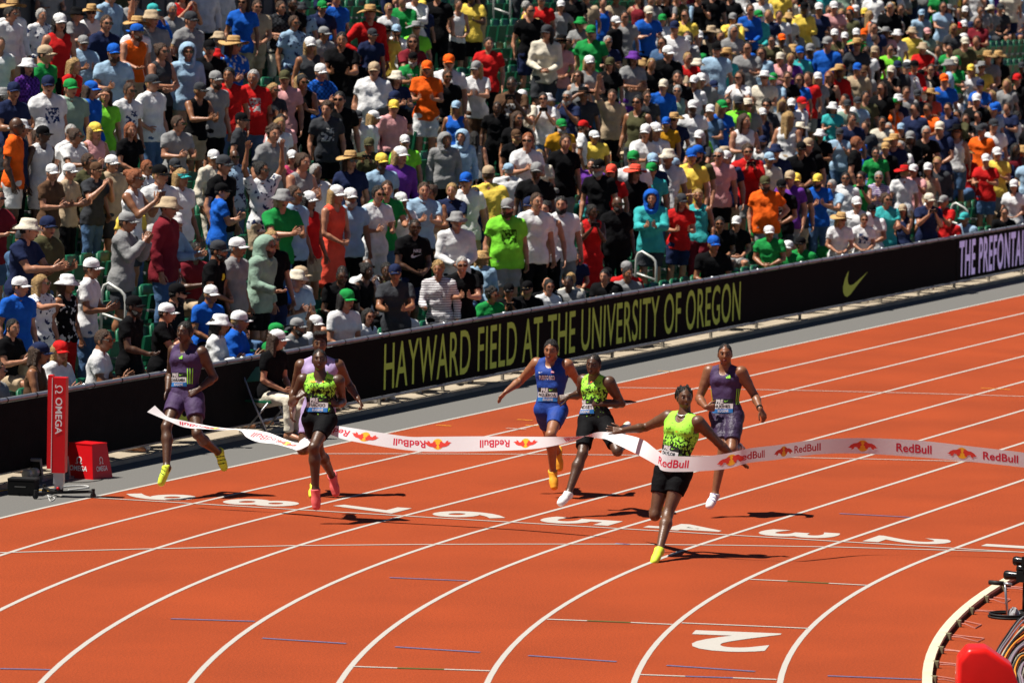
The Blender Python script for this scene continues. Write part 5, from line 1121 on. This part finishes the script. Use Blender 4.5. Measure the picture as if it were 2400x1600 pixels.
RUN = [
 dict(name='TAYLOR', label='leading runner in lime and black singlet breaking the tape with arms spread', o=(1400, 780, 2.8), S=1.03, ground=(1535, 1318), foot='L', pw=.6, skin='e', hair='c', locs=True, look=(.20, -.03, 1), tw=0, hw=0,
  px=dict(hd=(572, 428), nk=(572, 548), sR=(468, 550), eR=(318, 618), wR=(165, 640), fR=(50, 640), sL=(660, 585), eL=(790, 715), wL=(905, 825), fL=(1010, 890), pv=(500, 905), kL=(462, 1188), aL=(408, 1420), tL=(372, 1500), kR=(378, 1195), aR=(395, 1090), tR=(405, 1180)),
  sg=dict(nk=0, hd=1, eR=-1, wR=1, eL=-1, wL=-1, kL=1, aL=1, tL=1, kR=1, aR=-1, tR=-1), palmR=(.2, .5, 1), curlR=.08, sprR=1.3, palmL=(0, -1, .3), curlL=.1, sprL=1.0, top=M_LIMEB, bot=M_BLKS, sx=.016, shl=.52, shoe=[M_NEON, M_WHITE, M_LIMEP], bibt=.165, bibs=-.02, prints=[('txt', 'ELITE', .06, .016, -.07, .405, M_BLKS), ('sw', .05, .022, .05, .40, M_ORNG), ('neck',)]),
 dict(name='HUGHES', stripes=True, label='runner in dark purple singlet and wristwatch behind the leader on the right', o=(1400, 780, 2.8), S=1.0, ground=(1660, 1213), foot='R', pw=.2, skin='t', hair='c', beard=False, look=(-.05, -.05, 1), watch='L',
  px=dict(hd=(838, 143), nk=(842, 235), sR=(738, 252), eR=(668, 430), wR=(712, 487), fR=(765, 490), sL=(942, 258), eL=(1035, 415), wL=(1068, 498), fL=(1118, 592), pv=(848, 540), kR=(828, 765), aR=(772, 1055), tR=(735, 1135), kL=(880, 765), aL=(925, 752), tL=(960, 765)),
  sg=dict(eR=-1, wR=1, eL=-1, wL=1, kR=1, aR=1, tR=1, kL=1, aL=-1, tL=-1), curlR=1.3, palmR=(.6, 0, -.3), curlL=.35, palmL=(-.6, 0, -.6), top=M_PURP, bot=M_PURPS, shl=.75, shoe=[M_WHITE, M_WHITE, M_INDIGO], bibt=.10, prints=[('bars', .055, .40), ('stripe', -1.45, .2, .02), ('stripe', 1.2, .2, -.02)]),
 dict(name='FIGUEROA', label='runner in blue singlet with white country lettering and right arm stretched out', o=(1130, 780, 3.5625), S=1.0, ground=(1301, 1166), foot='L', pw=.2, skin='m', hair='h', look=(-.22, -.12, 1), mouth=.006,
  px=dict(hd=(575, 150), nk=(582, 240), sR=(458, 255), eR=(318, 400), wR=(203, 488), fR=(120, 575), sL=(708, 268), eL=(795, 395), wL=(870, 490), fL=(910, 560), pv=(575, 640), kL=(572, 850), aL=(590, 1150), tL=(602, 1285), kR=(560, 860), aR=(628, 985), tR=(645, 1130)),
  sg=dict(eR=-1, wR=1, eL=-1, wL=-1, kL=1, aL=-1, tL=1, kR=-1, aR=-1, tR=-1), curlR=.2, palmR=(.3, -.8, .3), top=M_BLUES, bot=M_BLUES, shl=.62, shoe=[M_AMBER, M_AMBER, M_INDIGO], bibt=.165, prints=[('txt', 'PUERTO RICO', .19, .048, 0, .355, M_WHITE), ('sw', .055, .024, -.075, .415, M_WHITE), ('flag', .07, .412)]),
 dict(name='LINDSEY', label='runner in lime and black singlet beside the blue runner looking left', o=(1130, 780, 3.5625), S=1.05, ground=(1315, 1214), foot='R', pw=.2, skin='d', hair='c', look=(-.35, -.12, 1),
  px=dict(hd=(930, 268), nk=(935, 375), sR=(850, 395), eR=(815, 515), wR=(722, 532), fR=(630, 552), sL=(1058, 412), eL=(1165, 590), wL=(1000, 592), fL=(895, 570), pv=(948, 730), kR=(838, 1010), aR=(722, 1335), tR=(655, 1418), kL=(1130, 985), aL=(1170, 815), tL=(1215, 770)),
  sg=dict(eR=-1, wR=1, eL=-1, wL=1, kR=1, aR=1, tR=1, kL=1, aL=-1, tL=-1), curlR=.7, curlL=.9, palmR=(-.2, -.4, -.6), palmL=(-.1, -.2, -1), top=M_LIMEB, bot=M_BLKS, shl=.80, shoe=[M_WHITE, mat('pale_sole', (.7, .68, .45), .6), mat('pink_mark', (.8, .06, .2), .6, 0)], bibt=.15, bibs=-.05, prints=[('sw', .05, .022, .04, .42, M_ORNG)]),
 dict(name='CHARAMBA', stripes=True, label='runner in purple singlet and purple shorts at the left looking aside', o=(330, 700, 3.015), S=1.04, ground=(374, 1171), foot='R', pw=.2, skin='d', hair='h', look=(-.5, .02, 1),
  px=dict(hd=(308, 240), nk=(318, 340), sR=(238, 365), eR=(205, 540), wR=(190, 640), fR=(188, 700), sL=(430, 380), eL=(518, 555), wL=(400, 645), fL=(285, 700), pv=(322, 700), kR=(180, 905), aR=(182, 1185), tR=(142, 1300), kL=(398, 955), aL=(548, 1085), tL=(588, 1195)),
  sg=dict(eR=-1, wR=1, eL=-1, wL=1, kR=1, aR=1, tR=1, kL=1, aL=-1, tL=-1, sR=-1, sL=1), curlR=.6, curlL=.45, palmL=(-.3, -.6, -.8), top=M_PURP, bot=mat('purple_shorts', (.055, .028, .088), .7, .15, 20, .5, 14), sx=.02, shl=.55, shoe=[M_NEON, M_NEON, M_BLKS], bibt=.20, bibs=-.03, prints=[('bars', .0, .43), ('stripe', .75, .24, .0)]),
 dict(name='TEBOGO', label='runner in lime and black singlet with one knee raised behind the tape', o=(330, 700, 3.015), S=1.0, ground=(737, 1227), foot='L', pw=.2, skin='d', hair='c', look=(.02, .08, 1), mouth=.007,
  px=dict(hd=(1262, 435), nk=(1268, 550), sR=(1150, 572), eR=(1068, 735), wR=(1108, 700), fR=(1150, 660), sL=(1392, 580), eL=(1425, 728), wL=(1388, 748), fL=(1320, 730), pv=(1262, 850), kL=(1222, 1050), aL=(1234, 1345), tL=(1240, 1470), kR=(1262, 1090), aR=(1350, 1245), tR=(1378, 1375)),
  sg=dict(eR=-1, wR=1, eL=-1, wL=1, kL=1, aL=-1, tL=1, kR=-1, aR=-1, tR=-1), curlR=1.2, curlL=.8, palmR=(.7, .2, -.4), palmL=(-.7, .2, -.4), top=M_LIMEB, bot=M_BLKS, shl=.6, shoe=[M_PINKS, M_INDIGO, M_INDIGO], bibt=.15, bibs=-.015, prints=[('sw', .05, .022, .06, .40, M_ORNG), ('txt', 'RedBull', .06, .016, -.06, .395, M_ORNG)]),
 dict(name='', label='runner in pale lilac singlet partly hidden behind the raised-knee runner', o=(330, 700, 3.015), S=1.0, ground=(733, 1166), foot='L', pw=.2, skin='e', hair='f', look=(.0, -.1, 1),
  px=dict(hd=(1265, 320), nk=(1262, 430), sR=(1135, 470), eR=(1082, 640), wR=(1066, 785), fR=(1062, 850), sL=(1392, 470), eL=(1470, 605), wL=(1535, 708), fL=(1575, 765), pv=(1255, 790), kL=(1240, 1040), aL=(1228, 1310), tL=(1213, 1390), kR=(1140, 1065), aR=(1190, 1020), tR=(1200, 1080)),
  sg=dict(eR=-1, wR=1, eL=-1, wL=1, kL=1, aL=-1, tL=1, kR=1, aR=-1, tR=-1), curlR=.5, curlL=.9, top=M_LILAC, bot=M_LILAC, shl=.62, shoe=[M_NEON, M_NEON, M_BLKS], bibt=.15, prints=[('bars', .05, .40)]),
]
RJ = {}
for sp in RUN: RJ[sp['name']] = runner(sp)
# ================================================================ finish tape
TAPE = [((2520, 1076), (2520, 1112)), ((2400, 1060), (2400, 1095)), ((2280, 1046), (2280, 1082)), ((2144, 1031), (2144, 1070)), ((2008, 1026), (2008, 1062)), ((1906, 1031), (1906, 1065)), ((1818, 1043), (1818, 1077)), ((1757, 1050), (1757, 1084)), ((1703, 1062), (1703, 1098)), ((1650, 1069), (1650, 1103)), ((1605, 1069), (1600, 1105)), ((1560, 1066), (1555, 1103)), ((1539, 1054), (1534, 1087)), ((1507, 1030), (1489, 1062)), ((1471, 1019), (1446, 1041)), ((1436, 1013), (1421, 1029)), ((1402, 1012), (1403, 1027)), ((1376, 1020), (1374, 1022)),
 ((1340, 1034), (1326, 1023)), ((1256, 1051), (1257, 1023)), ((1130, 1057), (1130, 1022)), ((1010, 1058), (1010, 1023)), ((960, 1055), (960, 1023)), ((890, 1045), (896, 1014)), ((810, 1030), (828, 1003)), ((765, 1017), (771, 996)), ((738, 1035), (749, 1003)), ((700, 1054), (706, 1030)), ((683, 1050), (697, 1038)), ((646, 1040), (664, 1027)), ((604, 1035), (631, 1014)), ((578, 1024), (596, 1007)), ((560, 1007.5), (560, 1005)), ((516, 1007), (519, 1002)), ((463, 1003.5), (486, 997)), ((429, 1000), (429, 985)), ((392, 985), (397, 978)), ((370, 976), (380, 966)), ((345, 965), (363, 950))]
TW = np.array([(345, 59.93), (463, 59.8), (560, 59.65), (646, 59.45), (700, 59.25), (747, 59.05), (810, 58.9), (960, 58.7), (1130, 58.4), (1257, 58.05), (1326, 57.85), (1374, 57.65), (1400, 57.5), (1436, 57.15), (1471, 56.8), (1507, 56.55), (1539, 56.35), (1560, 56.24), (1605, 56.16), (1650, 56.08), (1703, 56.02), (1757, 56.0), (1818, 56.25), (1906, 56.65), (2008, 56.78), (2144, 56.75), (2280, 56.65), (2400, 56.55), (2520, 56.5)])
e1, e2 = [], []
for a, b in TAPE:
    w_ = np.interp((a[0]+b[0])/2, TW[:, 0], TW[:, 1]); e1.append(at(*a, w_)); e2.append(at(*b, w_+.02))
def spl(P, n):
    P = np.array(P); k = len(P); t = np.linspace(0, k-1, n); i = np.clip(t.astype(int), 0, k-2); f = (t-i)[:, None]
    p0, p1, p2, p3 = P[np.clip(i-1, 0, k-1)], P[i], P[i+1], P[np.clip(i+2, 0, k-1)]
    return .5*(2*p1+(p2-p0)*f+(2*p0-5*p1+4*p2-p3)*f**2+(3*p1-p0-3*p2+p3)*f**3)
NT = 320; E1, E2 = spl(e1, NT), spl(e2, NT); mid = (E1+E2)/2; arc = np.r_[0, np.cumsum(np.linalg.norm(np.diff(mid, axis=0), axis=1))]
NC = 5; V = []
for k in range(NT):
    for j in range(NC): V.append(E1[k]+(E2[k]-E1[k])*j/(NC-1))
F = [(k*NC+j, (k+1)*NC+j, (k+1)*NC+j+1, k*NC+j+1) for k in range(NT-1) for j in range(NC-1)]
def tape_mat():
    m, t, b = newmat('tape_film'); N = t.nodes; b.inputs['Base Color'].default_value = (.86, .86, .87, 1); b.inputs['Roughness'].default_value = .45
    tr = N.new('ShaderNodeBsdfTranslucent'); tr.inputs[0].default_value = (.85, .83, .85, 1); mx = N.new('ShaderNodeMixShader'); mx.inputs[0].default_value = .16; out = N['Material Output']
    t.links.new(b.outputs[0], mx.inputs[1]); t.links.new(tr.outputs[0], mx.inputs[2]); t.links.new(mx.outputs[0], out.inputs['Surface']); return m
tape = ob('finish_tape', mk('finish_tape', V, F, tape_mat())); tag(tape, 'long white printed finish tape stretched across the lanes at waist height', 'tape')
M_TR = mat('tape_red', (.60, .02, .05), .5, 0); M_TY = mat('tape_yellow', (.95, .50, .03), .5, 0); M_TO = mat('tape_orange_red', (.75, .06, .04), .5, 0)
def on_tape(V2, s0, tc, flip, m, nm, side):
    """V2 metres: x along reading direction, y up. flip: upside down on the left part"""
    S = s0+(V2[:, 0] if flip else -V2[:, 0]); k = np.clip(np.interp(S, arc, np.arange(NT)), 0, NT-1.001); i = k.astype(int); f = (k-i)[:, None]
    A = E1[i]*(1-f)+E1[i+1]*f; B = E2[i]*(1-f)+E2[i+1]*f; wd = np.linalg.norm(B-A, axis=1)
    t = tc-(V2[:, 1]/.165)*(1 if not flip else 1); t = np.clip(t, .03, .97); P = A+(B-A)*t[:, None]
    return P-CD*.0012*side+0*wd[:, None], nm, m
bull = np.array([(0, .30), (.10, .36), (.22, .62), (.42, .80), (.62, .84), (.80, .98), (.97, 1.0), (.90, .82), (.98, .60), (.86, .42), (.88, .22), (.72, .10), (.66, .30), (.48, .36), (.40, .12), (.24, .0), (.28, .22), (.16, .22)])
BF = [(0, 1, 16, 17), (1, 2, 14, 16), (2, 3, 13, 14), (3, 4, 12, 13), (4, 5, 9, 12), (5, 6, 7, 8), (5, 8, 9), (9, 10, 11, 12), (14, 15, 16)]
sun_c = np.array([(0, 0)]+[(math.cos(a)*.5, math.sin(a)*.5) for a in np.linspace(0, 2*math.pi, 17)]); SF = [(0, i, i+1) for i in range(1, 17)]
s_of = lambda u: float(np.interp(u, [pix(m)[0] for m in mid[::-1]], arc[::-1]))
def tape_print(u, flip, logo=True, text=True):
    s = s_of(u); side = 1
    if text:
        V2, F2 = text_fit('RedBull', .36, .085, .02); P, nm, m = on_tape(V2-[.18, .0425], s, .5, flip, M_TR, '', side); ob('lettering', mk('lettering', P, F2, M_TR, smooth=False), tape)
def tape_logo(u, flip):
    s = s_of(u)
    P, _, _ = on_tape(sun_c*[.12, .12], s, .5, flip, None, '', 1); ob('logo_disc', mk('logo_disc', P, SF, M_TY, smooth=False), tape)
    for g in (-1, 1):
        V2 = (bull-[1.0, .5])*[.15, .085]; V2 = V2*[-g, 1] if g > 0 else V2; V2 = V2*[1, 1]; V2[:, 0] += -.004*1 if g < 0 else .004
        P, _, _ = on_tape(V2, s, .5, flip, None, '', 1.7); Fq = BF if g < 0 else [f[::-1] for f in BF]; ob('logo_bull', mk('logo_bull', P, Fq, M_TO, smooth=False), tape)
for u in (2345, 2142, 1890, 1762, 1575): tape_print(u, False)
for u in (2255, 2022, 1837, 1714): tape_logo(u, False)
for u in (1160, 960, 1355, 782, 625, 458): tape_print(u, True)
for u in (1232, 1026, 855, 672, 505): tape_logo(u, True)
# ================================================================ photo-finish pillar and timing gear
b0 = gnd(137.7, 1164); pil = empty('timing_pillar', (b0[0], b0[1], 0), math.radians(20-6)); tag(pil, 'tall red pillar with white lettering on a wheeled base at the finish line', 'pillar')
W_, D_, z0, z1 = .152, .16, .27, 1.31
MB().box((0, 0, (z0+z1)/2), (D_, W_, z1-z0)).build('column', M_RED, pil); MB().box((.02, .105, (z0+z1)/2+.03), (D_-.03, .05, z1-z0-.02)).build('side_panel', M_RED, pil); MB().box((-D_/2-.002, .074, (z0+z1)/2), (.004, .006, z1-z0)).build('seam', M_WHITE, pil)
def rotr(V): return np.c_[V[:, 1], -V[:, 0]]          # turned a quarter, reading downwards
V2, F2 = text_fit('OMEGA', .40, .075, .018); P = rotr(V2); P = place2d(P-[.0375, 0], (-D_/2-.004, -.002, z1-.215), (0, -1, 0), (0, 0, 1)); ob('lettering', mk('lettering', P, F2, M_WHITE, smooth=False), pil)
V2, F2 = omega_poly(.10, .085); P = rotr(V2); P = place2d(P-[.0425, 0], (-D_/2-.004, -.002, z1-.075), (0, -1, 0), (0, 0, 1)); ob('emblem', mk('emblem', P, F2, M_WHITE, smooth=False), pil)
q = MB(); q.box((0, 0, .21), (.11, .11, .13)); q.box((0, 0, .12), (.085, .085, .06)); q.build('mount', mat('alloy', (.45, .45, .45), .35, .1, 8, metal=.6), pil)
q = MB(); q.tube([(0, 0, .05), (0, -.38, .07)], .018, 6); q.tube([(0, 0, .05), (.32, .22, .06)], .018, 6); q.tube([(0, 0, .05), (-.30, .2, .06)], .018, 6); q.tube([(0, 0, .04), (0, 0, .10)], .05, 10); q.build('base_frame', M_RUB, pil)
for x, y in ((0, -.38), (.32, .22), (-.30, .2)):
    q = MB(); q.tube([(x-.015, y, .03), (x+.015, y, .03)], .03, 10); q.tube([(x, y, .04), (x, y, .10)], .02, 8); q.build('castor', M_RUB, pil)
q = MB(); q.lathe([(.0, -.018), (.013, -.012), (.018, 0), (.013, .012), (.002, .018)], 10, 0, c=(-.06, 0, .10)); q.build('knob', M_RED, pil, True)
# red cover box
c1 = gnd(191, 1119.6); rb = empty('timing_box', (c1[0]+.12, c1[1]-.02, 0), math.radians(-14)); tag(rb, 'squat red tapered box with white lettering on the grey apron', 'box')
bw, bd, bh, tp = .36, .44, .385, .74
q = MB(); q.box((0, 0, bh/2), (bw, bd, bh), 0, None, tp); q.build('cover', M_RED, rb); q = MB(); q.box((0, 0, bh+.004), (bw*tp+.01, bd*tp+.01, .012)); q.build('lid', M_RED, rb)
def face_pt(side, s, t):     # s across -.5.., t height; outward offset
    k = 1-(1-tp)*t/bh
    return np.array([(-bw/2*k-.003, -s, t)]) if side == 0 else np.array([(s, -bd/2*k-.003, t)])
for side, wd in ((0, .25), (1, .20)):
    for nm, (V2, F2), h0 in (('lettering', text_fit('OMEGA', wd, .058, .018), .085), ('emblem', omega_poly(wd*.36, .08), .165)):
        off = V2[:, 0].max()/2; P = np.concatenate([face_pt(side, v[0]-off, v[1]+h0) for v in V2]); ob(nm, mk(nm, P, F2, M_WHITE, smooth=False), rb)
# gear behind the pillar
bp = gnd(50, 1160); k = empty('equipment_case', (bp[0]+.05, bp[1], 0), .2); tag(k, 'small black equipment case lying beside the red pillar', 'case')
MB().box((0, 0, .09), (.22, .30, .16)).build('case_body', M_BLACK, k); MB().box((0, 0, .178), (.225, .305, .02)).build('case_lid', M_RUB, k); q = MB(); q.tube([(-.12, -.06, .10), (-.15, -.06, .10), (-.15, .06, .10), (-.12, .06, .10)], .008, 6); q.build('handle', M_RUB, k)
for (u, v), lb in (((85, 1128), 'left grey tilted monitor panel on the ground behind the red pillar'), ((148, 1122), 'right grey tilted monitor panel between pillar and red box')):
    p_ = gnd(u, v); k = empty('monitor_panel', (p_[0], p_[1], 0), math.radians(5)); tag(k, lb, 'monitor', 'tilted monitor panels'); Rm = np.array(Matrix.Rotation(-.35, 3, 'Y'))
    MB().box((.0, 0, .14), (.03, .14, .26), 0, Rm).build('screen_case', M_GREYP, k); MB().box((-.018, 0, .15), (.006, .11, .17), 0, Rm).build('screen', M_BLACK, k); MB().box((.08, 0, .012), (.2, .15, .022)).build('foot', M_GREYP, k)
for (u, v), lb in (((72, 1120), 'round grey loudspeaker horn beside the left monitor'), ((88, 1116), 'second round grey loudspeaker horn further from the fence edge')):
    p_ = gnd(u, v+14); k = MB(); k.tube([(0, 0, .12), (-.03, 0, .12), (-.08, 0, .12), (-.085, 0, .12)], [.05, .055, .055, .03], 14); k.box((0, 0, .03), (.06, .06, .06)); o = k.build('speaker_horn', mat('pale_grey_metal', (.35, .36, .33), .4, .1, 8, metal=.3), smooth=False); o.location = (p_[0]-.05, p_[1], 0); tag(o, lb, 'speaker', 'round speaker horns')
def cable(pts, r, m, label, nm='cable', grp='cables on the apron', n=60):
    P = spl([gnd(u, v)+A3(0, 0, r+.002) for u, v in pts], n); q = MB(); q.tube(list(P), r, 5); o = q.build(nm, m, smooth=True); tag(o, label, 'cable', grp); return o
M_YC = mat('yellow_cable', (.75, .42, .02), .5, 0); M_WC = mat('white_cable', (.6, .6, .58), .5, 0)
cable([(-20, 1155), (30, 1148), (60, 1158), (90, 1150), (120, 1152), (105, 1146), (135, 1143)], .006, M_YC, 'yellow cable running along the ground behind the black case')
cable([(70, 1128), (95, 1140), (120, 1146), (160, 1141), (200, 1140), (204, 1144), (160, 1150)], .008, M_WC, 'white cable looping round the foot of the red pillar')
cable([(150, 1130), (190, 1131), (222, 1128), (240, 1124), (252, 1117)], .004, M_RUB, 'thin black cable from the red box to the pillar')
cable([(112, 1160), (118, 1175), (128, 1168), (112, 1163), (125, 1158)], .005, M_WC, 'small tangle of white wire at the pillar castor')
# ================================================================ folding chair and official seated before the fence
cp_ = gnd(645, 1030); cx_, cy_ = cp_[0]+.2, 12.0; fa = math.radians(-104)
ch = empty('folding_chair', (cx_, cy_, ZB*0), fa-math.pi/2); tag(ch, 'grey framed folding chair with green seat in front of the fence', 'chair')
for s in (-1, 1):
    q = MB(); q.tube([(s*.24, .22, 0), (s*.24, -.05, .45), (s*.24, -.26, .86)], .012, 6); q.build('leg', M_STEEL, ch, True); q = MB(); q.tube([(s*.215, -.26, 0), (s*.215, .16, .45)], .012, 6); q.build('leg', M_STEEL, ch, True)
MB().box((0, -.0, .455), (.44, .38, .025)).build('seat', M_SEAT, ch); MB().box((0, -.245, .76), (.46, .02, .18), 0, np.array(Matrix.Rotation(.45, 3, 'X'))).build('backrest', M_SEAT, ch)
s = Sp(); s.u = s.v = 0; s.head = 'cw'; s.top = 'pk'; s.bot = 'tc'; s.pose = 'sN'; s.fl = 'FG'; s.sit = True; s.kid = False; s.fem = True; s.row = 0; s.x, s.y, s.dy, s.sc = cx_, cy_, 0, 1.0; s.label = 'seated person in white cap and black shirt on the folding chair by the fence'
_fd = face_dir; face_dir = lambda a, b: fa; pr = make_person(s, 900); face_dir = _fd; pr.location.z = 0; del pr['group']
# ================================================================ things on the infield at the lower right
rc = gnd(2312, 1625); cov = empty('plastic_cover', (rc[0], rc[1], 0), math.radians(-72)); tag(cov, 'red moulded plastic cover with small white print in the lower right corner', 'cover')
prof = [(-.26, 0), (-.25, .30), (-.17, .40), (-.02, .405), (.20, .26), (.30, .0)]; q = MB(); V = []
for y, ex in ((-.20, .92), (-.17, 1.0), (.17, 1.0), (.20, .92)):
    for x, z in prof: V.append((x*ex, y, z*ex))
n = len(prof); F = [(k*n+i, k*n+i+1, (k+1)*n+i+1, (k+1)*n+i) for k in range(3) for i in range(n-1)]+[tuple(range(n-1, -1, -1)), tuple(3*n+i for i in range(n))]; q.add(V, F); o = q.build('shell', M_REDM, cov, True)
V2, F2 = omega_poly(.05, .05); ob('emblem', mk('emblem', place2d(V2, (-.262, .03, .20), (0, -1, 0), (0, 0, 1)), F2, M_WHITE, smooth=False), cov)
V2, F2 = text_fit('OMEGA', .09, .022, .02); ob('lettering', mk('lettering', place2d(V2, (-.262, .05, .165), (0, -1, 0), (0, 0, 1)), F2, M_WHITE, smooth=False), cov)
bv = o.modifiers.new('b', 'BEVEL'); bv.width = .03; bv.segments = 3
# remote cameras
kp = gnd(2400, 1440); rig = empty('camera_rig', (kp[0], kp[1], 0), math.radians(-10)); tag(rig, 'black remote camera rig with stacked lenses at the right edge', 'camera')
q = MB(); q.tube([(0, 0, 0), (0, 0, .30)], .02, 8); q.tube([(0, 0, .05), (.18, .1, .0)], .012, 6); q.tube([(0, 0, .05), (-.18, .1, .0)], .012, 6); q.tube([(0, 0, .05), (0, -.2, .0)], .012, 6); q.build('stand', M_RUB, rig, True)
for z, y, L in ((.50, 0, .1), (.36, .05, .14), (.43, -.02, .08)):
    q = MB(); q.box((0, y-.04, z), (.13, .1, .10)); q.build('camera_body', M_BLACK, rig); q = MB(); q.tube([(0, y, z), (0, y+.02, z), (0, y+L*.6, z), (0, y+L, z), (0, y+L+.015, z)], [.035, .038, .04, .045, .04], 14); q.build('lens', mat('black_gloss', (.01, .01, .01), .2, 0), rig, True)
mp = gnd(2362, 1446); mo = empty('monopod_stand', (mp[0], mp[1], 0)); tag(mo, 'slim monopod with black grip standing in a coil of cable', 'stand')
q = MB(); q.tube([(0, 0, 0), (.0, .02, .16), (0, .035, .31)], .012, 8); q.build('pole', M_STEEL, mo, True); q = MB(); q.tube([(0, .05, .315), (0, .19, .318)], .022, 10); q.build('grip', M_RUB, mo, True); q = MB(); q.tube([(0, -.03, .31), (0, .05, .315)], .014, 8); q.build('head', M_STEEL, mo, True)
q = MB(); q.lathe([(.05, .0), (.055, .05), (.03, .10), (.008, .11)], 10, 0, c=(.02, -.05, 0)); rb_ = random.Random(8); q.V = [(x+rb_.uniform(-.014, .014), y+rb_.uniform(-.014, .014), z*.8+rb_.uniform(0, .012)) for x, y, z in q.V]; q.build('plastic_bag', mat('clear_bag', (.34, .34, .35), .25, .3, 30), mo, False)
for k, r_ in enumerate((.18, .16, .17)):
    q = MB(); q.tube([(r_*math.cos(a)*1.1, r_*math.sin(a), .012+.012*k) for a in np.linspace(0, 6.28, 26)], .009, 5); q.build('cable_coil', M_RUB, mo, True)
rr = random.Random(9); M_CB = [M_RUB, M_RUB, mat('grey_cable', (.16, .15, .16), .6), mat('mauve_cable', (.25, .18, .22), .6), mat('orange_cable', (.8, .28, .02), .5, 0), mat('tan_cable', (.45, .40, .30), .6)]
CN = ['black', 'black', 'grey', 'mauve', 'orange', 'tan']
ORD = 'first second third fourth fifth sixth seventh eighth ninth tenth eleventh twelfth thirteenth fourteenth fifteenth sixteenth'.split()
for k in range(16):
    c = [0, 2, 3, 5, 1, 4][k % 6]; o0 = -.1+.2*k/16; pts = [(2440+k*2, 1410+k*9), (2390+k*3, 1450+k*8+rr.uniform(-4, 4)), (2360+k*3, 1490+k*5+rr.uniform(-4, 4)), (2335+k*4, 1530+k*4), (2325+k*5, 1570+k*2), (2320+k*6, 1640)]
    z = .012+.012*(k % 3); P = spl([gnd(u, v)+A3(0, 0, z) for u, v in pts], 40); q = MB(); q.tube(list(P), rr.choice([.008, .010, .013]), 5); o = q.build('cable', M_CB[c], smooth=True)
    tag(o, ORD[k]+' cable from the track in the bundle beside the red cover, '+['black', 'grey', 'mauve', 'tan', 'black', 'orange'][k % 6], 'cable', 'bundled cables on the infield')
rx = random.Random(21); tm = MB()
p0 = gnd(2390, 1560)
for k in range(5000):
    x = p0[0]+rx.uniform(-3.5, 1.2); y = -1.64-rx.random()**1.5*2.2; h = rx.uniform(.02, .05); a = rx.uniform(0, 6.28); d = .004
    tm.add([(x-d*math.cos(a), y-d*math.sin(a), -.006), (x+d*math.cos(a), y+d*math.sin(a), -.006), (x+rx.uniform(-.015, .015), y+rx.uniform(-.015, .015), h)], [(0, 1, 2)])
gb = tm.build('grass_blades', M_GRASS); tag(gb, 'short green grass at the edge of the infield', 'grass', kind='stuff')
